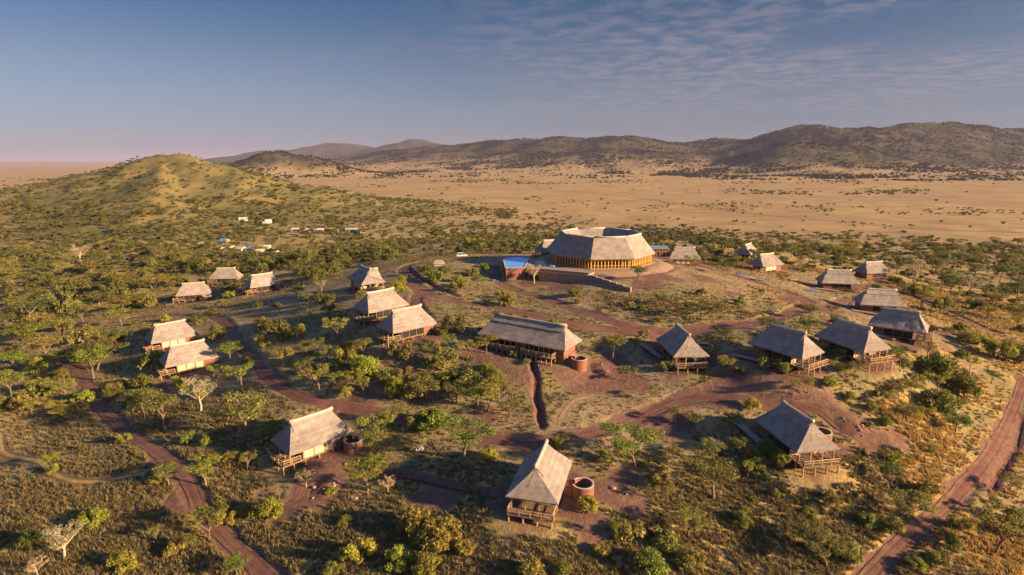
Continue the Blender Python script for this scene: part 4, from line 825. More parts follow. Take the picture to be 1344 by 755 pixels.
def long_building():
    x, y, deg = COTS[5]; a = math.radians(deg); z = H(x, y)
    t = thing('long_thatched_building', 'long thatched building with two railed balconies on stilts in the middle of the hill', 'building', (x, y, z), a)
    rf = obj('roof', hip_roof_mesh('long_roof', 12.2, 4.6, 9.7, EZ, RZ + .1, seed=9), t)
    obj('ridge_skirt', ridge_skirt_mesh('long_skirt', 9.7, 4.6, EZ, RZ + .1), rf); obj('ridge_roll', ridge_roll_mesh('long_roll', 9.7, RZ + .1), rf)
    v = MB(); v.add([(2.6, .2, RZ - .6), (3.6, .2, RZ - .6), (3.1, .2, RZ + .75), (3.1, 1.2, RZ - .4)], [(0, 1, 2), (1, 3, 2), (3, 0, 2)])
    obj('roof_vent', v.mesh('roof_vent', M['ridge']), rf)
    obj('floor', boxmesh('long_floor', M['deck'], -11.4, 11.4, -3.3, 3.6, FL - .22, FL), t)
    obj('rear_wall', boxmesh('rear_wall', M['brick'], -11.2, 11.2, 3.2, 3.5, -.5, 3.6), t)
    for s in (-1, 1): obj('end_wall', boxmesh('end_wall', M['brick'], 11.0 * s - .2, 11.0 * s + .2, -3.2, 3.19, -2.5, 3.6), t)
    obj('middle_wall', boxmesh('middle_wall', M['brick'], -1.2, 1.2, -3.2, 2.9, -2.5, 3.55), t)
    obj('corner_wall', boxmesh('corner_wall', M['brick'], 9.2, 10.79, -3.2, -2.9, -2.5, 3.55), t)
    obj('corner_wall', boxmesh('corner_wall2', M['brick'], -10.79, -9.0, -3.2, -2.9, -2.5, 3.55), t)
    gm = boxmesh('window_glass', M['glass'], -.93, .93, -.03, .03, .1, 2.4)
    for s in (-1, 1):
        for i in range(4):
            px = s * (2.2 + i * 2.0) if s > 0 else -(2.2 + i * 2.0)
            w = obj('glass_door', gm, t, (px, -2.9, FL + .004)); obj('frame_post', CM['post'], w, (.97, -.02, 0), 0, (.7, .7, 2.5))
    for (x0, x1) in ((-11.0, -.9), (1.0, 9.3)):
        obj('balcony', boxmesh('balcony', M['deck'], x0, x1, -5.6, -3.31, FL - .2, FL - .01), t)
        add_rails(t, [((x0, -5.5), (x1, -5.5)), ((x0, -5.5), (x0, -3.4)), ((x1, -5.5), (x1, -3.4))], FL)
        n = 6
        for i in range(n + 1):
            px = x0 + .15 + (x1 - x0 - .3) * i / n
            for py in (-5.4, -3.6):
                g = local_ground((x, y), a, px, py) - z - .3
                obj('stilt', CM['stilt'], t, (px, py, g), 0, (1, 1, FL - .21 - g))
            obj('veranda_post', CM['post'], t, (px, -4.2, FL), 0, (.8, .8, 2.45))
    shower(5, -13.6, -.6, 0, 'round brick enclosure at the left end of the long building')
    shower(5, 14.2, -1.4, 180, 'round brick enclosure at the right end of the long building')
long_building()

# ================================================================= main lodge
def lodge():
    x, y, z = LODGE; t = thing('octagonal_lodge', 'huge eight-sided thatched lodge with open centre and golden timber columns on the summit', 'lodge', (x, y, z))
    TH0 = math.radians(-107.0); V8 = lambda R, k: (R * math.cos(TH0 + k * math.pi / 4), R * math.sin(TH0 + k * math.pi / 4))
    RO, RR, RI, E0, RZ0, EI = 20.4, 14.8, 9.4, 3.7, 10.4, 5.4
    rnd = random.Random(3)
    for k in range(8):                       # eight outer and eight inner thatch slopes
        for nm, ra, rb, za, zb in (('roof_slope', RO, RR, E0, RZ0), ('courtyard_slope', RR, RI, RZ0, EI)):
            mb = MB(); NU, NV = 10, 8; V = []
            p0, p1, q0, q1 = V8(ra, k), V8(ra, k + 1), V8(rb, k), V8(rb, k + 1)
            for i in range(NV + 1):
                v = i / NV; vz = (.9 * v + .1 * v * v) if nm == 'roof_slope' else v
                for j in range(NU + 1):
                    u = j / NU; e = .06 if 0 < j < NU and 0 < i < NV else 0
                    V.append(((p0[0] + (p1[0] - p0[0]) * u) * (1 - v) + (q0[0] + (q1[0] - q0[0]) * u) * v,
                              (p0[1] + (p1[1] - p0[1]) * u) * (1 - v) + (q0[1] + (q1[1] - q0[1]) * u) * v, za + (zb - za) * vz + rnd.uniform(-e, e)))
            n = len(V); W_ = NU + 1
            V += [(a_ * .985, b_ * .985, c_ - .38) for a_, b_, c_ in V]
            F = []
            for i in range(NV):
                for j in range(NU):
                    q = (i * W_ + j, i * W_ + j + 1, (i + 1) * W_ + j + 1, (i + 1) * W_ + j); F.append(q); F.append(tuple(n + s for s in q[::-1]))
            for j in range(NU): F.append((j + 1, j, n + j, n + j + 1)); F.append((NV * W_ + j, NV * W_ + j + 1, n + NV * W_ + j + 1, n + NV * W_ + j))
            mb.add(V, F); sl = obj(nm, mb.mesh(nm, M['thatch']), t)
            if nm == 'roof_slope':
                rb_ = MB(); a_, b_ = V8(RR, k), V8(RR, k + 1)
                rb_.tube([(a_[0], a_[1], RZ0 + .2), ((a_[0] + b_[0]) / 2, (a_[1] + b_[1]) / 2, RZ0 + .15), (b_[0], b_[1], RZ0 + .2)], [.34, .3, .34], 8)
                obj('ridge_roll', rb_.mesh('lodge_ridge', M['ridge'], True), sl)
    pl = MB(); pl.prism([V8(20.0, k) for k in range(8)], -1.5, .32); obj('plinth', pl.mesh('plinth', M['stone_brick']), t)
    col = MB(); col.box(-.15, .15, -.15, .15, .32, 3.8); colm = col.mesh('column', M['golden'])
    for k in range(8):
        p0, p1 = V8(18.9, k), V8(18.9, k + 1); an = math.atan2(p1[1] - p0[1], p1[0] - p0[0]); L = math.hypot(p1[0] - p0[0], p1[1] - p0[1])
        NC = 12
        for i in range(NC):
            u = i / NC; obj('column', colm, t, (p0[0] + (p1[0] - p0[0]) * u, p0[1] + (p1[1] - p0[1]) * u, 0), an)
        q0, q1 = V8(16.6, k), V8(16.6, k + 1); Lq = math.hypot(q1[0] - q0[0], q1[1] - q0[1]); mx_, my_ = (q0[0] + q1[0]) / 2, (q0[1] + q1[1]) / 2
        w = MB(); w.box(-Lq / 2, Lq / 2, -.06, .06, .33, 5.0)
        obj('glass_wall', w.mesh('glass_wall', M['glass'] if k in (6, 7) else M['interior']), t, (mx_, my_, 0), an)
        fr = MB()
        for i in range(9): fr.box(-Lq / 2 + Lq * i / 8 - .09, -Lq / 2 + Lq * i / 8 + .09, -.16, -.07, .33, 4.9)
        fr.box(-Lq / 2, Lq / 2, -.17, -.065, 2.35, 2.55)
        obj('window_frame', fr.mesh('window_frame', M['golden']), t, (mx_, my_, 0), an)
        b = MB(); b.box(-L / 2, L / 2, -.12, .12, 3.81, 4.1); b.box(-L / 2, L / 2, -.05, .05, 1.15, 1.27)
        obj('beam', b.mesh('beam', M['golden']), t, ((p0[0] + p1[0]) / 2, (p0[1] + p1[1]) / 2, 0), an)
lodge()
def poly_prism(name, poly, z0, z1, mat, parent):
    a = sum(p[0] * q[1] - q[0] * p[1] for p, q in zip(poly, poly[1:] + poly[:1]))
    m = MB(); m.prism(poly if a > 0 else poly[::-1], z0, z1); return obj(name, m.mesh(name, mat), parent)
def wall_line(name, pts, z0, z1, th, mat, parent):
    for (x0, y0), (x1, y1) in zip(pts[:-1], pts[1:]):
        L = math.hypot(x1 - x0, y1 - y0); an = math.atan2(y1 - y0, x1 - x0)
        m = MB(); m.box(-L / 2, L / 2, -th / 2, th / 2, z0, z1); obj(name, m.mesh(name, mat), parent, ((x0 + x1) / 2, (y0 + y1) / 2, 0), an)
def pool():
    P = [(-2.1, 192.4), (4.5, 193.9), (6.6, 213.4), (2.2, 218.8), (-3.4, 213.8)]
    cx, cy = 1.4, 205.; L = lambda p: (p[0] - cx, p[1] - cy)
    t = thing('swimming_pool', 'raised bright blue swimming pool with brick tank walls left of the lodge', 'swimming pool', (cx, cy, 29.4))
    Q = [L(p) for p in P]
    poly_prism('tank', [(a * .99, b * .995) for a, b in Q], -6, -.35, M['brick'], t)
    poly_prism('water', [(a * .985, b * .99) for a, b in Q], -.34, -.08, water, t)
    wall_line('tank_wall', Q + [Q[0]], -6, .02, .35, M['brick'], t)
    wall_line('coping', Q + [Q[0]], .023, .12, .5, M['coping'], t)
    b = MB(); b.box(-2.2, -1.1, -.45, .45, 0, .8); b.box(-.9, -.2, -.4, .4, 0, .45)
    tag(obj('pump_box', b.mesh('pump_box', M['white_sheet']), None, (-4.4, 191.3, H(-4.4, 191.3) - .05)), 'small white boxes on the ground at the left foot of the pool tank', 'box')
pool()
def terrace():
    cx, cy, z = 12.5, 202.6, 28.75
    t = thing('pool_terrace', 'paved terrace between the blue pool and the lodge', 'terrace', (cx, cy, z))
    L = lambda p: (p[0] - cx, p[1] - cy)
    poly = [L(p) for p in [(5.0, 193.1), (9.3, 190.8), (25.0, 183.1), (27.5, 187.2), (18.5, 194.7), (13.6, 201.8), (12.8, 211.8), (7.0, 215.1)]]
    poly_prism('paving', poly, -.3, .35, M['grey_timber'], t)
    poly_prism('plunge_pool', [L(p) for p in [(8.0, 197.2), (12.2, 197.2), (11.8, 209.3), (8.8, 209.3)]], .36, .42, water_dark, t)
    poly_prism('sun_lounge', [L(p) for p in [(13.2, 196.8), (14.6, 195.9), (15.2, 197.2), (13.8, 198.1)]], .354, .8, M['white_sheet'], t)
    wall_line('parapet', [L(p) for p in [(9.3, 190.6), (25.2, 182.9)]], .352, .9, .3, M['stone_brick'], t)
    w = thing('retaining_wall', 'long tan brick retaining wall below the lodge terrace', 'wall', (17.2, 186.7, 24))
    wall_line('wall_face', [(9.2 - 17.2, 190.4 - 186.7), (25.4 - 17.2, 182.7 - 186.7)], 0, 4.7, .5, M['stone_brick'], w)
    wall_line('wall_cap', [(9.2 - 17.2, 190.4 - 186.7), (25.4 - 17.2, 182.7 - 186.7)], 4.703, 4.85, .62, M['coping'], w)
    w = thing('ramp_wall', 'low dark stone edging wall running down from the terrace to the slope', 'wall', (30.6, 175.2, 24))
    a, b = (25.6 - 30.6, 182.6 - 175.2), (36.0 - 30.6, 168.0 - 175.2)
    n = 6
    for i in range(n):
        p = tuple(a[j] + (b[j] - a[j]) * i / n for j in (0, 1)); q = tuple(a[j] + (b[j] - a[j]) * (i + 1) / n for j in (0, 1))
        zt = 4.9 - 1.2 * i / n
        wall_line('wall_block', [p, q], 0, zt, .5, M['stone'], w); wall_line('wall_cap', [p, q], zt + .003, zt + .12, .6, M['coping'], w)
terrace()
def brick_block():
    x, y = 61.5, 244.0; z = 23.5
    t = thing('flat_roofed_building', 'red brick building with flat blue-grey roof behind the right side of the lodge', 'building', (x, y, z), math.radians(-6))
    obj('wall', boxmesh('block_wall', M['brick'], -5.5, 5.5, -4, 4, -2, 5.4), t)
    obj('roof', boxmesh('block_roof', M['metal_roof'], -5.9, 5.9, -4.5, 4.4, 5.403, 5.75), t)
    g = boxmesh('block_window', M['interior'], -.6, .6, -.06, .06, 0, 2.1); fr = boxmesh('block_frame', M['golden'], (-.75, -.6, -.1, .08, -.1, 2.25), (.6, .75, -.1, .08, -.1, 2.25), (-.75, .75, -.1, .08, 2.1, 2.26))
    for i in range(4):
        w = obj('window', g, t, (-3.6 + i * 2.4, -4.02, 2.3)); obj('frame', fr, w)
    obj('balcony', boxmesh('block_balcony', M['coping'], -5.5, 6.5, -7.5, -4.003, 1.2, 1.45), t)
    for px in (-5, 0, 6): obj('post', CM['post'], t, (px, -7.2, -3), 0, (1, 1, 4.2))
    add_rails(t, [((-5.3, -7.3), (6.3, -7.3))], 1.45)
brick_block()
# ================================================================= trees
def leaf_cloud(rs, centers, radii, n_per, size, flat=.45):
    """many small leaf-sprig quads filling flattened clumps; returns verts, faces arrays"""
    cs = []; nr = []
    for (c, r), n in zip(zip(centers, radii), n_per):
        d = rs.normal(size=(n, 3)); d /= np.linalg.norm(d, axis=1)[:, None]
        rad = rs.uniform(.25, 1, (n, 1)) ** .45
        p = d * rad * np.array(r); cs.append(p + np.array(c)); nr.append(d / np.array(r))
    c = np.concatenate(cs); nn = np.concatenate(nr); nn /= np.linalg.norm(nn, axis=1)[:, None] + 1e-9
    m = len(c)
    nrm = nn * .55 + rs.normal(size=(m, 3)) * .5 + np.array([0, 0, flat]); nrm /= np.linalg.norm(nrm, axis=1)[:, None]
    t = np.cross(nrm, rs.normal(size=(m, 3))); t /= np.linalg.norm(t, axis=1)[:, None]; b = np.cross(nrm, t)
    s = size * rs.uniform(.55, 1.35, (m, 1)); w = s * rs.uniform(.35, .75, (m, 1))
    V = np.stack([c - t * s, c + b * w, c + t * s, c - b * w * .8], 1).reshape(-1, 3)
    F = np.arange(m * 4).reshape(m, 4)
    return V, F
def mesh_np(name, V, F, mat):
    me = bpy.data.meshes.new(name); n = len(F)
    me.vertices.add(len(V)); me.vertices.foreach_set('co', np.asarray(V, np.float32).ravel())
    me.loops.add(n * 4); me.loops.foreach_set('vertex_index', np.asarray(F, np.int32).ravel())
    me.polygons.add(n); me.polygons.foreach_set('loop_start', (np.arange(n) * 4).astype(np.int32))
    me.update(); me.validate(); me.materials.append(mat); return me
def limb(mb, rs, a, b, r0, r1, sag=.12, n=4, sides=6):
    a, b = np.array(a, float), np.array(b, float); L = np.linalg.norm(b - a); off = rs.normal(size=3) * sag * L * .5; path = []; rad = []
    for i in range(n + 1):
        t = i / n; p = a + (b - a) * t + off * math.sin(math.pi * t) + np.array([0, 0, .10 * L * math.sin(math.pi * t)])
        path.append(tuple(p)); rad.append(r0 + (r1 - r0) * t)
    mb.tube(path, rad, sides, False); return path
def make_acacia(seed, hgt=5.6, wid=7.0, tiers=2, nclump=20, leaves=130, size=.155, thick=.45):
    """umbrella thorn: forked trunk, spreading limbs, flat layered crown; unit crown width = wid"""
    rs = np.random.RandomState(seed); mb = MB()
    lean = rs.normal(size=2) * .35; fork = hgt * rs.uniform(.28, .42)
    f = (lean[0] * .5, lean[1] * .5, fork)
    limb(mb, rs, (0, 0, -.3), f, .20, .14, .08, 4, 7)
    cen = []; rad = []; npc = []
    nl = rs.randint(4, 7)
    for k in range(nl):
        a = 2 * math.pi * k / nl + rs.uniform(-.4, .4); rr = wid * .5 * rs.uniform(.35, .72)
        top = hgt * rs.uniform(.80, .98) - .10 * rr
        e = (lean[0] + rr * math.cos(a), lean[1] + rr * math.sin(a), top)
        pth = limb(mb, rs, f, e, .105, .035, .16, 5)
        for q in range(3):
            aa = a + rs.uniform(-1.1, 1.1); s = pth[rs.randint(2, 5)]
            e2 = (s[0] + math.cos(aa) * rs.uniform(.5, 1.3), s[1] + math.sin(aa) * rs.uniform(.5, 1.3), min(hgt, s[2] + rs.uniform(.3, 1.0)))
            limb(mb, rs, s, e2, .045, .015, .1, 2, 4); cen.append(e2); sc = rs.uniform(.55, .95)
            rad.append((wid * .16 * sc * 1.2, wid * .16 * sc * 1.2, thick * sc)); npc.append(int(leaves * sc))
        cen.append(e); rad.append((wid * .19, wid * .19, thick)); npc.append(leaves)
    while len(cen) < nclump + 8:
        a = rs.uniform(0, 2 * math.pi); rr = wid * .5 * math.sqrt(rs.uniform(0, .85)); sc = rs.uniform(.6, 1.1)
        zz = hgt * (rs.uniform(.84, 1.0) if rs.rand() < .75 or tiers < 2 else rs.uniform(.60, .76)) - .06 * rr ** 1.5 * .4
        cen.append((lean[0] + rr * math.cos(a), lean[1] + rr * math.sin(a), zz)); rad.append((wid * .15 * sc, wid * .15 * sc, thick * sc)); npc.append(int(leaves * sc))
    V, F = leaf_cloud(rs, cen, rad, npc, size, .8)
    return mb.mesh('acacia_trunk', M['bark'], True), mesh_np('acacia_crown', V, F, M['leaf']), wid
def make_bush(seed, hgt=2.6, wid=4.4, nclump=18, leaves=115, size=.15, mat=None):
    rs = np.random.RandomState(seed); mb = MB(); cen = []; rad = []; npc = []
    for k in range(6):
        a = 2 * math.pi * k / 6 + rs.uniform(-.4, .4); rr = wid * rs.uniform(.15, .36)
        limb(mb, rs, (rs.uniform(-.15, .15), rs.uniform(-.15, .15), -.2), (rr * math.cos(a), rr * math.sin(a), hgt * rs.uniform(.5, .85)), .06, .02, .15, 3, 5)
    ax = rs.uniform(.75, 1.1)
    for k in range(nclump):
        a = rs.uniform(0, 2 * math.pi); q = math.sqrt(rs.uniform(0, 1)); rr = wid * .40 * q
        z = hgt * (.22 + .62 * rs.uniform(.2, 1.0) * math.sqrt(max(0, 1.08 - q * q))); sc = rs.uniform(.6, 1.15)
        cen.append((rr * math.cos(a), rr * math.sin(a) * ax, z)); rad.append((wid * .15 * sc, wid * .15 * sc, hgt * .19 * sc)); npc.append(int(leaves * sc))
    V, F = leaf_cloud(rs, cen, rad, npc, size, .4)
    return mb.mesh('bush_stems', M['bark'], True), mesh_np('bush_foliage', V, F, mat or M['leaf']), wid
def make_dry(seed, hgt=5.0, wid=5.0, leaves=36):
    rs = np.random.RandomState(seed); mb = MB(); f = (rs.uniform(-.3, .3), rs.uniform(-.3, .3), hgt * .36)
    limb(mb, rs, (0, 0, -.3), f, .21, .15, .1, 4, 7); cen = []; rad = []; npc = []
    for k in range(8):
        a = 2 * math.pi * k / 8 + rs.uniform(-.4, .4); rr = wid * .5 * rs.uniform(.4, 1.0)
        e = (f[0] + rr * math.cos(a), f[1] + rr * math.sin(a), hgt * rs.uniform(.62, 1.0))
        pth = limb(mb, rs, f, e, .11, .03, .22, 5)
        for q in range(5):
            aa = a + rs.uniform(-1.4, 1.4); s = pth[rs.randint(2, 6)]
            e2 = (s[0] + math.cos(aa) * rs.uniform(.4, 1.1), s[1] + math.sin(aa) * rs.uniform(.4, 1.1), s[2] + rs.uniform(.2, 1.0))
            limb(mb, rs, s, e2, .04, .012, .2, 2, 4); cen.append(e2); rad.append((.55, .55, .45)); npc.append(leaves)
    V, F = leaf_cloud(rs, cen, rad, npc, .13, .2)
    return mb.mesh('dry_trunk', M['pale_bark'], True), mesh_np('dry_crown', V, F, M['leaf']), wid
ACACIA = [make_acacia(100 + i, hgt=h, wid=w, tiers=t, nclump=n, leaves=l, thick=th) for i, (h, w, t, n, l, th) in enumerate([
    (5.6, 7.2, 2, 20, 125, .40), (5.0, 7.6, 1, 18, 130, .36), (6.2, 6.6, 2, 22, 120, .50), (5.4, 6.4, 2, 14, 112, .38), (4.6, 7.0, 1, 22, 118, .45), (6.0, 6.0, 2, 12, 105, .46), (5.2, 7.0, 2, 10, 95, .34)])]
BUSH = [make_bush(200 + i, hgt=h, wid=w, nclump=n) for i, (h, w, n) in enumerate([(2.6, 4.4, 20), (3.2, 4.2, 24), (2.1, 4.6, 20), (2.9, 4.0, 16), (2.4, 5.0, 28)])]
DRY = [make_dry(300 + i) for i in range(3)]
LEAFC = dict(y=(.27, .275, .036), g=(.18, .215, .032), o=(.22, .208, .045), k=(.135, .15, .03), p=(.42, .34, .19))
LOOK = dict(y='yellow-green', g='bright green', o='olive', k='dark green', p='pale dry')
rt = random.Random(21)
marks = [(c[0], c[1], SHORT[k]) for k, c in COTS.items()] + [(LODGE[0], LODGE[1], 'the octagonal lodge'), (1.4, 205., 'the blue pool'), (-21.2, 239.0, 'the parked car')]
labelled = {}
TREE_Z = surface(np.array([t[0] for t in TREES]), np.array([t[1] for t in TREES]))[0]
for i, (x, y, w, kind, col) in enumerate(TREES):
    if kind == 'a': proto, nm, p1, p2, noun, cat = ACACIA[rt.randrange(len(ACACIA))], 'acacia_tree', 'trunk', 'crown', 'flat-topped acacia', 'tree'
    elif kind == 'b': proto, nm, p1, p2, noun, cat = BUSH[rt.randrange(len(BUSH))], 'bush', 'stems', 'foliage', 'bush', 'bush'
    else: proto, nm, p1, p2, noun, cat = DRY[rt.randrange(len(DRY))], 'dry_tree', 'trunk', 'crown', 'dry tree', 'tree'
    s = max(.22, w / proto[2]); sz = s * rt.uniform(.88, 1.12) * (1.0 if kind != 'b' else 1.08)
    if kind == 'a': sz = min(sz, 1.45) if s > 1.4 else max(sz, .62)
    t = obj(nm, None, None, (x, y, float(TREE_Z[i])), rt.uniform(0, 6.28), (s, s, sz)); t['category'] = cat
    obj(p1, proto[0], t); cr_ = obj(p2, proto[1], t)
    c = LEAFC[col]; j = [rt.uniform(.82, 1.2) for _ in range(2)]; cr_.color = (c[0] * j[0] * j[1], c[1] * j[1], c[2] * j[1], 1)
    mk = min(marks, key=lambda m: math.hypot(m[0] - x, m[1] - y)); dx, dy = x - mk[0], y - mk[1]
    rel = ('right of' if dx > 0 else 'left of') if abs(dx) > abs(dy) else ('behind' if dy > 0 else 'in front of')
    big = 'large ' if w > 6.6 else ('small ' if w < 3.2 else '')
    labelled.setdefault((big + LOOK[col].replace('pale dry', 'pale') + ' ' + noun, rel, mk[2]), []).append((math.hypot(dx, dy), t))
    t['group'] = {'a': 'acacia trees on the hill', 'b': 'bushes on the hill', 'd': 'dry trees on the hill'}[kind]
ORD = [(w + ' closest').strip() for w in ' second third fourth fifth sixth seventh eighth ninth tenth eleventh twelfth thirteenth fourteenth fifteenth sixteenth seventeenth eighteenth nineteenth twentieth'.split(' ')]
ORD += ['twenty-' + w + ' closest' for w in 'first second third fourth fifth sixth seventh eighth ninth'.split()] + ['thirtieth closest']
for (a, rel, mk), lst in labelled.items():
    lst.sort(key=lambda q: q[0])
    for n, (d, t) in enumerate(lst):
        t['label'] = f'{a} {rel} {mk}' + ('' if len(lst) == 1 else (f', {ORD[n]} to it' if n < len(ORD) else ', in the thicket far from it'))
        if n >= len(ORD): t['group'] = f'{a} thicket {rel} {mk}'

# ================================================================= uncountable vegetation, scattered as stuff
def scatter(name, pts, protos, scale, zscale=None, seed=0):
    n = len(pts); rs = np.random.RandomState(seed)
    me = bpy.data.meshes.new(name); me.vertices.add(n); me.vertices.foreach_set('co', np.asarray(pts, np.float32).ravel())
    for nm, ty, val in (('rotz', 'FLOAT', rs.uniform(0, 6.28, n)), ('idx', 'INT', rs.randint(0, len(protos), n))):
        a = me.attributes.new(nm, ty, 'POINT'); a.data.foreach_set('value', val.astype(np.float32 if ty == 'FLOAT' else np.int32))
    a = me.attributes.new('scl', 'FLOAT_VECTOR', 'POINT'); s3 = np.stack([scale, scale, scale * (1 if zscale is None else zscale)], 1); a.data.foreach_set('vector', s3.astype(np.float32).ravel())
    me.update(); o = obj(name, me); o['kind'] = 'stuff'
    ng = bpy.data.node_groups.new(name, 'GeometryNodeTree')
    ng.interface.new_socket('Geometry', in_out='INPUT', socket_type='NodeSocketGeometry'); ng.interface.new_socket('Geometry', in_out='OUTPUT', socket_type='NodeSocketGeometry')
    N = ng.nodes.new; L = ng.links.new
    gi, go = N('NodeGroupInput'), N('NodeGroupOutput'); jn = N('GeometryNodeJoinGeometry')
    def attr(nm, ty):
        q = N('GeometryNodeInputNamedAttribute'); q.data_type = ty; q.inputs['Name'].default_value = nm; return [s for s in q.outputs if s.enabled and s.name == 'Attribute'][0]
    ai, ar, asc = attr('idx', 'INT'), attr('rotz', 'FLOAT'), attr('scl', 'FLOAT_VECTOR')
    cx = N('ShaderNodeCombineXYZ'); L(ar, cx.inputs[2])
    for k, p in enumerate(protos):
        oi = N('GeometryNodeObjectInfo'); oi.transform_space = 'ORIGINAL'; oi.inputs['Object'].default_value = p; oi.inputs['As Instance'].default_value = True
        cmpn = N('FunctionNodeCompare'); cmpn.data_type = 'INT'; cmpn.operation = 'EQUAL'
        ins = [s for s in cmpn.inputs if s.enabled]; L(ai, ins[0]); ins[1].default_value = k
        ip = N('GeometryNodeInstanceOnPoints'); L(gi.outputs[0], ip.inputs['Points']); L(cmpn.outputs[0], ip.inputs['Selection']); L(oi.outputs['Geometry'], ip.inputs['Instance'])
        L(cx.outputs[0], ip.inputs['Rotation']); L(asc, ip.inputs['Scale']); L(ip.outputs[0], jn.inputs[0])
    L(jn.outputs[0], go.inputs[0])
    md = o.modifiers.new('scatter', 'NODES'); md.node_group = ng
    return o
def proto(name, me): return bpy.data.objects.new(name, me)      # source geometry only; never linked into the scene
def far_acacia(seed, mat):
    rs = np.random.RandomState(seed); cen = []; rad = []; npc = []
    for k in range(9):
        a = rs.uniform(0, 6.28); rr = 2.4 * math.sqrt(rs.rand()); sc = rs.uniform(.7, 1.2)
        cen.append((rr * math.cos(a), rr * math.sin(a), rs.uniform(3.3, 4.3) - .12 * rr)); rad.append((1.3 * sc, 1.3 * sc, .45 * sc)); npc.append(26)
    cen.append((0, 0, 1.6)); rad.append((.12, .12, 1.6)); npc.append(18)
    V, F = leaf_cloud(rs, cen, rad, npc, .42, .6); return proto('far_acacia', mesh_np('far_acacia', V, F, mat))
def far_bush(seed, mat, n=9, size=.38, per=24):
    rs = np.random.RandomState(seed); cen = []; rad = []; npc = []
    for k in range(n):
        a = rs.uniform(0, 6.28); rr = 1.5 * math.sqrt(rs.rand()); sc = rs.uniform(.7, 1.2)
        cen.append((rr * math.cos(a), rr * math.sin(a), rs.uniform(.5, 1.9) * (1 - .1 * rr * rr))); rad.append((.95 * sc, .95 * sc, .7 * sc)); npc.append(per)
    V, F = leaf_cloud(rs, cen, rad, npc, size, .4); return proto('far_bush', mesh_np('far_bush', V, F, mat))
FP = [far_acacia(1, M['far_leaf']), far_acacia(2, M['far_leaf']), far_bush(3, M['far_leaf']), far_bush(4, M['far_leaf']), far_bush(5, M['far_leaf'])]
HP = [far_bush(6, M['hill_leaf'], 4, .95, 9), far_bush(7, M['hill_leaf'], 5, .9, 8), far_bush(8, M['hill_leaf'], 4, 1.0, 9)]
def sample(n, rmin, rmax, amin, amax, seed):
    rs = np.random.RandomState(seed); a = np.radians(rs.uniform(amin, amax, n)); r = np.sqrt(rs.uniform(rmin ** 2, rmax ** 2, n))
    return r * np.sin(a), r * np.cos(a), rs
def clear_of(x, y, m=1.5):
    ok = np.ones(x.shape, bool)
    for k in NEAR_ROADS: ok &= seg_dist(x, y, ROADC[k][1]) > ROADC[k][0] / 2 + m
    for k, (cx, cy, dg) in COTS.items():
        a = math.radians(dg); u = (x - cx) * math.cos(a) + (y - cy) * math.sin(a); v = -(x - cx) * math.sin(a) + (y - cy) * math.cos(a)
        ok &= ~((np.abs(u) < (15 if k == 5 else 9.5) + m) & (np.abs(v) < 5.5 + m))
    ok &= np.hypot(x - LODGE[0], y - LODGE[1]) > 31 + m
    ok &= ~((np.abs(x - 3) < 14) & (np.abs(y - 205) < 19))
    return ok
TX = np.array([t[0] for t in TREES]); TY = np.array([t[1] for t in TREES])
# bushland belt between hill and plain, and over the left-hand hill
x, y, rs = sample(40000, 150, 1150, -46, 46, 31)
r = np.hypot(x, y); px = x / y; y = y * .8337
dens = np.zeros(x.shape)
clump = smooth(.40, .58, fbm(x / 34. + 3, y / 34. + 8, 4)); clump2 = smooth(.46, .6, fbm(x / 95. + 13, y / 95. + 1, 3))
belt = smooth(300, 345, r) * (1 - smooth(690, 960, r + 300 * (fbm(x / 70., y / 70., 3) - .5) + 230 * smooth(.2, .34, px)))
dens = belt * (.25 + .75 * clump)
right = smooth(.42, .52, px) * (r < 520); dens *= 1 - .55 * right
hs = hill_amount(x, y); lh = np.maximum(np.maximum(hs[6], hs[7]), hs[8])
dens = np.maximum(dens, smooth(2, 8, lh) * (.16 + .70 * clump * (.3 + .7 * clump2)) * (1 - .35 * smooth(50, 85, lh)))
dens = np.maximum(dens, (x < -140) * (r > 300) * (r < 900) * (.04 + .45 * clump * (.12 + .88 * clump2)))
dens = np.maximum(dens, (x < -60) * (r > 150) * (r < 330) * .12 * clump * smooth(-75, -125, x - (y - 200) * -.15))
dens = np.maximum(dens, .018 * (r > 600) + .10 * (r > 600) * smooth(.60, .68, fbm(x / 60. + 50, y / 60., 3)))
dens = np.where((px > -.1) & (r > 700) & (lh < 2), np.minimum(dens, .006 + .25 * smooth(.58, .68, fbm(x / 60. + 50, y / 60., 3))), dens)
keep = (rs.rand(len(x)) < dens * .92) & clear_of(x, y)
x, y = x[keep], y[keep]
far_from_tree = ((TX[None] - x[:, None]) ** 2 + (TY[None] - y[:, None]) ** 2).min(1) > 4; x, y = x[far_from_tree], y[far_from_tree]
z = height(x, y); sc = rs.uniform(.6, 1.2, len(x)) * np.where(np.hypot(x, y) < 300, .8, 1.0)
scatter('bushland_shrubbery', np.stack([x, y, z - .1], 1), FP, sc, None, 41)
print('belt', len(x))
# scattered bushes and thickets out on the plain
x, y, rs = sample(60000, 840, 3600, -46, 46, 32)
g = fbm(x / 170. + 4, y / 170., 4); g2 = fbm(x / 600. + 2, y / 420., 3)
dens = .004 + .6 * smooth(.60, .72, g) * smooth(.42, .6, g2) + .5 * smooth(2000, 3000, np.hypot(x, y)) * smooth(.5, .6, g2) * smooth(.45, .6, g)
keep = rs.rand(len(x)) < dens; x, y = x[keep], y[keep]
scatter('plain_shrubbery', np.stack([x, y, height(x, y) - .15], 1), FP[:1] + FP[2:], rs.uniform(.8, 2.0, len(x)), None, 42)
print('plain', len(x))
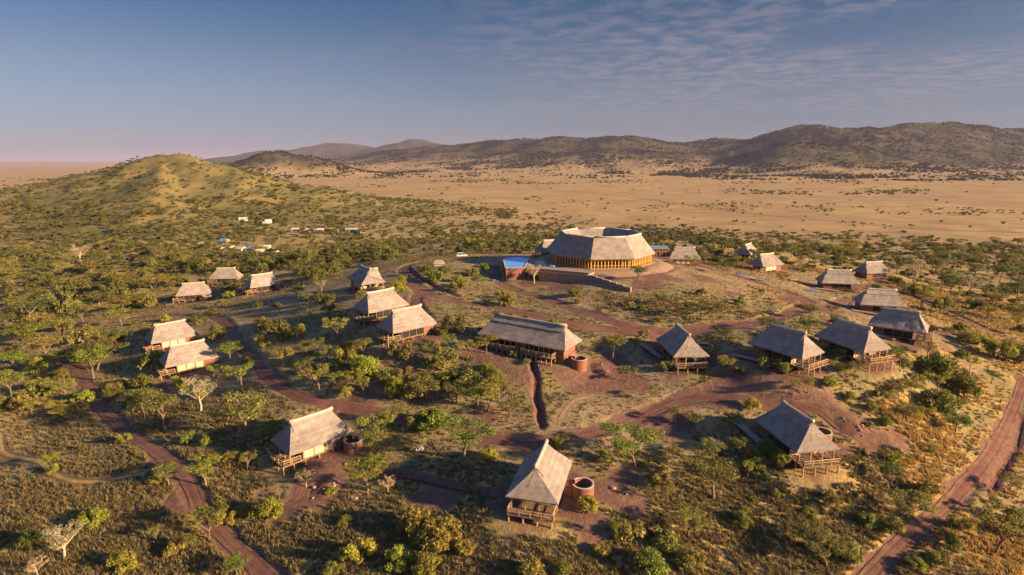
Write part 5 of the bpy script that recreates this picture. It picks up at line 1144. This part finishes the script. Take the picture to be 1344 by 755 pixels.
# wooded ranges on the horizon
x, y, rs = sample(150000, 2200, 6500, -34, 47, 33)
hs = hill_amount(x, y); hh = np.maximum.reduce([hs[0], hs[1] * .55, hs[2] * .9, hs[3] * .55, hs[4]])
g = fbm(x / 160. + 4, y / 160., 4); g2 = fbm(x / 520. + 7, y / 520., 3)
dens = smooth(3, 60, hh) * (.18 + .82 * smooth(.38, .58, g)) * (.45 + .55 * smooth(.35, .55, g2)) + .6 * smooth(1.5, 8, hh) * smooth(.47, .56, g) * smooth(.40, .52, g2)
keep = rs.rand(len(x)) < np.clip(dens, 0, 1) * .95; x, y = x[keep], y[keep]
scatter('hillside_woods', np.stack([x, y, height(x, y) - .4], 1), HP, rs.uniform(1.5, 3.4, len(x)), None, 43)
print('hills', len(x))
# grass tufts
def tuft(seed, mat, n=13, h=.75, w=.07, spread=.28):
    rs = np.random.RandomState(seed); V = []; F = []
    for k in range(n):
        a = rs.uniform(0, 6.28); b0 = rs.normal(size=2) * spread * .6; ln = rs.uniform(.2, .6); hh = h * rs.uniform(.55, 1.15); d = np.array([math.cos(a), math.sin(a)]); q = np.array([-d[1], d[0]]) * w
        m = b0 + d * ln * .3; e = b0 + d * ln; i = len(V)
        V += [(*(b0 - q), -.05), (*(b0 + q), -.05), (*(m + q * .9), hh * .6), (*(m - q * .9), hh * .6), (*(e + q * .35), hh), (*(e - q * .35), hh)]
        F += [(i, i + 1, i + 2, i + 3), (i + 3, i + 2, i + 4, i + 5)]
    return proto('tuft', mesh_np('tuft', np.array(V), np.array(F), mat))
GT = [tuft(i, M['dry_grass']) for i in range(4)]; GG = [tuft(20 + i, M['green_grass'], 12, .34, .08, .3) for i in range(3)]
x, y, rs = sample(300000, 58, 300, -46, 46, 51)
_, e, tr = surface(x, y); soil, green, tall, _p, hillm, _f = masks(x, y, e, tr)
wgt = (1 - smooth(90, 190, np.hypot(x, y)) * .8)
dens = wgt * (1 - smooth(.25, .55, soil)) * np.clip(.22 + .9 * tall, 0, 1)
off_track = np.ones(len(x), bool)
for _t in TRACKS.values(): off_track &= seg_dist(x, y, curve_pts(_t, 1.5)) > 1.35
ok = clear_of(x, y, .2) & off_track & (rs.rand(len(x)) < dens)
gold = ok & (tall > .3) & (x + 8 * (fbm(x / 9., y / 9., 3) - .5) > 58 + .12 * y); X, Y = x[gold], y[gold]
scatter('golden_grass', np.stack([X, Y, surface(X, Y)[0]], 1), [tuft(40 + i, M['golden_grass']) for i in range(3)], rs.uniform(.6, 1.25, len(X)) * (.5 + .4 * tall[gold]), None, 63)
ok &= ~gold; X, Y = x[ok], y[ok]
scatter('dry_grass', np.stack([X, Y, surface(X, Y)[0]], 1), GT, rs.uniform(.6, 1.25, len(X)) * (.45 + .36 * tall[ok]), None, 61)
okg = clear_of(x, y, .2) & off_track & (rs.rand(len(x)) < wgt * .35 * green * (1 - smooth(.25, .5, soil))) & ~ok & ~gold; X, Y = x[okg], y[okg]
scatter('green_grass', np.stack([X, Y, surface(X, Y)[0]], 1), GG, rs.uniform(.6, 1.2, len(X)), None, 62)
print('grass', ok.sum(), okg.sum())

# ================================================================= rocks and earth heaps
def rock_mesh(seed, n=10):
    rs = np.random.RandomState(seed); mb = MB(); nu, nv = 9, 6; V = [(0, 0, -.5)]; F = []
    ph = rs.uniform(0, 6.28, 6)
    for i in range(1, nv):
        t = math.pi * i / nv
        for j in range(nu):
            a = 2 * math.pi * j / nu; r = 1 + .22 * math.sin(2 * a + ph[0] + t) + .16 * math.sin(3 * a + ph[1] - 2 * t) + rs.uniform(-.09, .09)
            V.append((r * math.sin(t) * math.cos(a), r * math.sin(t) * math.sin(a), -.55 * math.cos(t) * r))
    V.append((0, 0, .55)); L_ = len(V) - 1
    for j in range(nu): F.append((0, 1 + (j + 1) % nu, 1 + j)); F.append((L_, L_ - nu + j, L_ - nu + (j + 1) % nu))
    for i in range(nv - 2):
        for j in range(nu): F.append((1 + i * nu + j, 1 + i * nu + (j + 1) % nu, 1 + (i + 1) * nu + (j + 1) % nu, 1 + (i + 1) * nu + j))
    mb.add(V, F); return mb.mesh('rock', M['stone'])
ROCK = [rock_mesh(i) for i in range(4)]
def heap_mesh(seed, R, h, mat, at=None, rz=0.):
    rs = np.random.RandomState(seed); mb = MB(); n, m = 22, 7; V = [(0, 0, h)]; F = []
    for i in range(1, m + 1):
        for j in range(n):
            a = 2 * math.pi * j / n; r = R * i / m * (1 + .25 * (float(fbm(np.array(math.cos(a) * 2 + seed), np.array(math.sin(a) * 2), 3)) - .5))
            V.append((r * math.cos(a), r * math.sin(a), h * math.exp(-2.2 * (i / m) ** 2) * (1 + .4 * (rs.rand() - .5)) - .35 * i / m))
    for j in range(n): F.append((0, 1 + j, 1 + (j + 1) % n))
    for i in range(m - 1):
        for j in range(n): F.append((1 + i * n + j, 1 + (i + 1) * n + j, 1 + (i + 1) * n + (j + 1) % n, 1 + i * n + (j + 1) % n))
    if at is not None:                      # the foot follows the slope it lies on
        z0 = H(*at); V = [(a_, b_, c_ + H(at[0] + a_ * math.cos(rz) - b_ * math.sin(rz), at[1] + a_ * math.sin(rz) + b_ * math.cos(rz)) - z0) for a_, b_, c_ in V]
    mb.add(V, F); return mb.mesh('heap', mat, True)
for i, (x, y, R_, h, lb) in enumerate([(66.5, 102.5, 4.0, .55, 'heap of red earth and stones right of the front-right cottage'), (86.0, 125.5, 3.2, .8, 'low heap of red earth below the rightmost cottages'),
        (-32.9, 90.6, 3.6, .8, 'red earth heap on bare ground right of the front-left cottage'), (20.5, 124.7, 3.4, .8, 'bare red earth heap right of the long building')]):
    t = thing('earth_heap', lb, 'earth heap', (x, y, H(x, y)), i * 1.3, 'heaps of dug red earth')
    obj('heap', heap_mesh(40 + i, R_, h, M['road'], (x, y), i * 1.3), t); rr = random.Random(70 + i)
    for k in range(9 if i == 0 else 5):
        a, q = rr.uniform(0, 6.28), rr.uniform(.2, .85) * R_; s = rr.uniform(.18, .45)
        obj('stone', ROCK[rr.randrange(4)], t, (q * math.cos(a), q * math.sin(a), h * math.exp(-2.2 * (q / R_) ** 2) - .28 * q / R_ + H(x + q * math.cos(a + i * 1.3), y + q * math.sin(a + i * 1.3)) - H(x, y)), rr.uniform(0, 6), (s, s * .8, s))
for x, y, s, lb in [(16.8, 85.5, .5, 'pale rock right of the brick enclosure by the nearest cottage'), (18.9, 84.2, .35, 'small pale rock farthest right of the nearest cottage'), (-27.0, 88.0, .9, 'flat pale stone slab on bare ground below the front-left cottage'),
        (-6.8, 74.1, 1.5, 'broad pale stone slab at the bottom edge left of centre'), (46.5, 109.6, .6, 'rock beside the road behind the front-right cottage'), (-31.1, 96.9, .45, 'pale lump of rubble in front of the front-left cottage')]:
    tag(obj('rock', ROCK[int(abs(x)) % 4], None, (x, y, H(x, y) + .12 * s), x, (s * 1.2, s, s * (.35 if 'slab' in lb else .8))), lb, 'rock').data.materials
def sheet(x, y, L_, W_, mat, lb, cat, name, rz):
    mb = MB(); n = 6; V = []; F = []
    for i in range(n + 1):
        for j in range(n + 1):
            u, v = (i / n - .5) * L_, (j / n - .5) * W_; gx, gy = x + u * math.cos(rz) - v * math.sin(rz), y + u * math.sin(rz) + v * math.cos(rz)
            V.append((u, v, H(gx, gy) - H(x, y) + .16 + .12 * math.sin(i * 2.1 + x) * math.cos(j * 1.7)))
    for i in range(n):
        for j in range(n): F.append((i * (n + 1) + j, (i + 1) * (n + 1) + j, (i + 1) * (n + 1) + j + 1, i * (n + 1) + j + 1))
    k = len(V); V += [(a, b, c - .06) for a, b, c in V]; F += [tuple(q + k for q in f[::-1]) for f in F]
    mb.add(V, F); tag(obj(name, mb.mesh(name, mat), None, (x, y, H(x, y)), rz), lb, cat)
sheet(-17.5, 99.0, 1.6, 1.1, M['white_sheet'], 'pale crumpled sheet on the grass left of the nearest cottage', 'sheet', 'crumpled_sheet', .4)
sheet(-109, 163.4, 2.6, 1.8, M['blue_tarp'], 'blue tarpaulin at the left end of the upper cream-walled cottage', 'tarpaulin', 'tarpaulin', .8)
sheet(88.5, 215.5, 5.0, 2.6, M['blue_tarp'], 'blue tarpaulin on the shaded left side of the yellow-walled cottage by the lodge', 'tarpaulin', 'tarpaulin', .2)
sheet(106.0, 196.8, 4.0, 2.4, M['blue_tarp'], 'blue tarpaulin at the left end of the dark-fronted rear cottage', 'tarpaulin', 'tarpaulin', .4)

# ================================================================= low hut, car and person by the upper road
def hut():
    x, y = -28.1, 215.5; t = thing('thatched_hut', 'low thatched hut on the open slope left of the pool', 'hut', (x, y, H(x, y)), .1)
    obj('roof', hip_roof_mesh('hut_roof', 2.3, 1.6, 1.3, .7, 1.95, .15, 17), t); obj('wall', boxmesh('hut_wall', M['canvas'], -1.8, 1.8, -1.2, 1.2, -.4, .8), t)
hut()
def car():
    x, y = -21.2, 239.3; t = thing('parked_car', 'pale safari car parked on the dirt road left of the pool', 'car', (x, y, H(x, y) + .02), math.radians(8))
    b = MB(); L2, W2 = 2.3, .9
    side = [(-2.3, .55), (-2.3, 1.05), (-2.15, 1.15), (1.0, 1.15), (2.1, 1.05), (2.3, .9), (2.3, .55)]
    n = len(side); b.add([(a, -W2, c) for a, c in side] + [(a, W2, c) for a, c in side], [tuple(range(n)), tuple(range(n, 2 * n))[::-1]] + [(i, n + i, n + (i + 1) % n, (i + 1) % n) for i in range(n)])
    bo = obj('body', b.mesh('car_body', M['white_paint']), t)
    c = MB(); top = [(-2.2, 1.153), (-2.05, 1.92), (.45, 1.92), (1.05, 1.153)]
    c.add([(a, -W2 * (.98 if z < 1.5 else .86), z) for a, z in top] + [(a, W2 * (.98 if z < 1.5 else .86), z) for a, z in top], [(0, 1, 2, 3), (7, 6, 5, 4), (0, 4, 5, 1), (1, 5, 6, 2), (2, 6, 7, 3)])
    obj('cabin', c.mesh('car_cabin', M['white_paint']), t)
    for s in (-1, 1):
        for (a0, a1) in ((-1.95, -1.0), (-.9, -.1), (0, .6)):
            w = MB(); w.add([(a0, s * .915, 1.25), (a1 + .12, s * .915, 1.25), (a1, s * .845, 1.8), (a0, s * .845, 1.8)], [(0, 1, 2, 3)]); k = 4
            w.add([(a0, s * .90, 1.25), (a1 + .12, s * .90, 1.25), (a1, s * .83, 1.8), (a0, s * .83, 1.8)], [(3, 2, 1, 0)]); obj('window', w.mesh('car_window', M['glass']), t)
    ws = MB(); ws.box(-.02, .02, -.75, .75, -.33, .33); o = obj('windscreen', ws.mesh('windscreen', M['glass']), t, (.78, 0, 1.53)); o.rotation_euler = (0, math.radians(-38), 0)
    ty = MB(); ty.tube([(0, -.12, 0), (0, .12, 0)], [.38, .38], 16); tym = ty.mesh('tyre', M['rubber']); rm = MB(); rm.tube([(0, -.135, 0), (0, .135, 0)], [.2, .2], 12); rmm = rm.mesh('rim', M['coping'])
    for px in (-1.4, 1.45):
        for s in (-1, 1): w = obj('wheel', tym, t, (px, s * .82, .38)); obj('rim', rmm, w)
    hl = boxmesh('headlight', M['coping'], -.03, .03, -.14, .14, -.1, .1)
    for s in (-1, 1): obj('headlight', hl, t, (2.31, s * .62, .8))
car()
def person():
    x, y = -19.3, 221.8
    V = [(0, 0, .95), (0, 0, 1.2), (0, 0, 1.42), (0, 0, 1.52), (0, .01, 1.66), (.2, 0, 1.40), (.26, .03, 1.13), (.27, .10, .9), (-.2, 0, 1.40), (-.26, -.02, 1.13), (-.27, -.06, .9), (.10, 0, .88), (.12, .03, .48), (.13, .0, .06), (.14, .14, .04), (-.10, 0, .88), (-.12, -.03, .48), (-.13, -.02, .06), (-.13, .12, .04)]
    E = [(0, 1), (1, 2), (2, 3), (3, 4), (2, 5), (5, 6), (6, 7), (2, 8), (8, 9), (9, 10), (0, 11), (11, 12), (12, 13), (13, 14), (0, 15), (15, 16), (16, 17), (17, 18)]
    Rr = [.16, .14, .15, .06, .11, .07, .05, .04, .07, .05, .04, .1, .07, .05, .04, .1, .07, .05, .04]
    me = bpy.data.meshes.new('person'); me.from_pydata(V, E, []); me.materials.append(M['cloth_dark'])
    o = obj('person', me, None, (x, y, H(x, y))); m = o.modifiers.new('skin', 'SKIN'); 
    for i, q in enumerate(Rr): me.skin_vertices[0].data[i].radius = (q, q * .8)
    me.skin_vertices[0].data[0].use_root = True
    o.modifiers.new('sub', 'SUBSURF').levels = 1; o.rotation_euler = (0, 0, 2.4)
    tag(o, 'person in dark clothes standing on the slope below the parked car', 'person')
if True:
    try:
        _probe = bpy.data.meshes.new('probe'); person()
    except Exception as ex: print('person failed', ex)

# ================================================================= work camp in the valley beyond
def tent(x, y, L_, W_, h, mat, lb, rz):
    t = thing('tent', lb, 'tent', (x, y, H(x, y)), rz, 'tents of the work camp'); a, b = L_ / 2, W_ / 2
    mb = MB(); mb.add([(-a, -b, -.2), (a, -b, -.2), (a, b, -.2), (-a, b, -.2), (-a, -b, h * .45), (a, -b, h * .45), (a, b, h * .45), (-a, b, h * .45)], [(0, 1, 5, 4), (1, 2, 6, 5), (2, 3, 7, 6), (3, 0, 4, 7)])
    obj('side_wall', mb.mesh('tent_wall', mat), t)
    mb = MB(); mb.add([(-a - .2, -b - .25, h * .42), (a + .2, -b - .25, h * .42), (a + .2, b + .25, h * .42), (-a - .2, b + .25, h * .42), (-a - .2, 0, h), (a + .2, 0, h)], [(0, 1, 5, 4), (2, 3, 4, 5), (1, 2, 5), (3, 0, 4), (0, 3, 2, 1)])
    obj('roof', mb.mesh('tent_roof', mat), t)
def shed(x, y, L_, W_, h, lb, rz):
    t = thing('shed', lb, 'shed', (x, y, H(x, y)), rz, 'long sheds of the work camp'); a, b = L_ / 2, W_ / 2
    obj('wall', boxmesh('shed_wall', M['grey_timber'], -a, a, -b, b, -.4, h), t)
    mb = MB(); mb.add([(-a - .4, -b - .5, h - .05), (a + .4, -b - .5, h - .05), (a + .4, b + .5, h - .05), (-a - .4, b + .5, h - .05), (-a - .4, 0, h + 1.1), (a + .4, 0, h + 1.1)], [(0, 1, 5, 4), (2, 3, 4, 5), (1, 2, 5), (3, 0, 4), (0, 3, 2, 1)])
    obj('roof', mb.mesh('shed_roof', M['white_sheet']), t)
    d = boxmesh('shed_door', M['interior'], -.5, .5, -.03, .03, 0, 2.0)
    for i in range(max(1, int(L_ / 4))): obj('door', d, t, (-a + 2 + i * 4, -b - .02, -.02))
for a in [(-228, 447, 4, 3, 3, 'blue_tarp', 'blue tent under a pale tree in the far-left camp', .2), (-224, 446, 2.5, 2.5, 2.6, 'canvas', 'cream tent right beside the blue one in the far-left camp', .4), (-238, 435, 7, 4, 2.2, 'grey_timber', 'grey-brown tent leftmost in the far-left camp', .1),
          (-209, 415, 9, 6, 3.0, 'canvas', 'large cream tent in front of the far-left camp', .3), (-199, 413, 8, 5.5, 3.0, 'white_sheet', 'large white tent beside the large cream tent in the far-left camp', -.4), (-194, 421, 4.5, 3.5, 2.6, 'blue_tarp', 'blue tent in the middle of the far-left camp', .2),
          (-178, 399, 5, 4, 2.6, 'white_sheet', 'small white tent at front right of the far-left camp', .1), (-170, 402, 7, 4.5, 2.6, 'canvas', 'cream tent rightmost in the far-left camp', .5), (-187, 427, 8, 4, 2.4, 'canvas', 'long cream tent behind the middle blue tent', 0),
          (-266, 565, 8, 5, 3.2, 'white_sheet', 'white tent on the far slope behind the camp, left one', .2), (-238, 557, 6, 5, 3.4, 'white_sheet', 'white tent on the far slope behind the camp, right upper one', .5), (-236, 546, 5, 4, 3, 'white_sheet', 'white tent on the far slope behind the camp, right lower one', .1)]:
    tent(a[0], a[1], a[2], a[3], a[4], M[a[5]], a[6], a[7])
for a in [(-194, 512, 8, 4, 2.6, 'leftmost long pale-roofed shed beyond the camp', .1), (-178, 512, 15, 5, 2.8, 'longest pale-roofed shed beyond the camp', .05), (-161, 515, 7, 4, 2.4, 'small pale-roofed shed in the middle of the row beyond the camp', 0),
          (-147, 519, 9, 5, 2.6, 'grey-shadowed shed near the right end of the row beyond the camp', -.1), (-138, 514, 6, 5, 3.0, 'rightmost bright shed of the row beyond the camp', -.5)]:
    shed(*a)

# ================================================================= the air: even haze round the whole place
hb = MB(); hb.box(-46000, 46000, -46000, 46000, -40, 460)
hm = bpy.data.materials.new('haze_air'); hm.use_nodes = True; ht = hm.node_tree; ht.nodes.clear()
pv = ht.nodes.new('ShaderNodeVolumePrincipled'); pv.inputs['Color'].default_value = (.46, .47, .68, 1); pv.inputs['Density'].default_value = HAZE; pv.inputs['Anisotropy'].default_value = .0
mo = ht.nodes.new('ShaderNodeOutputMaterial'); ht.links.new(pv.outputs[0], mo.inputs['Volume'])
hz = obj('haze', hb.mesh('haze', hm)); hz['kind'] = 'stuff'
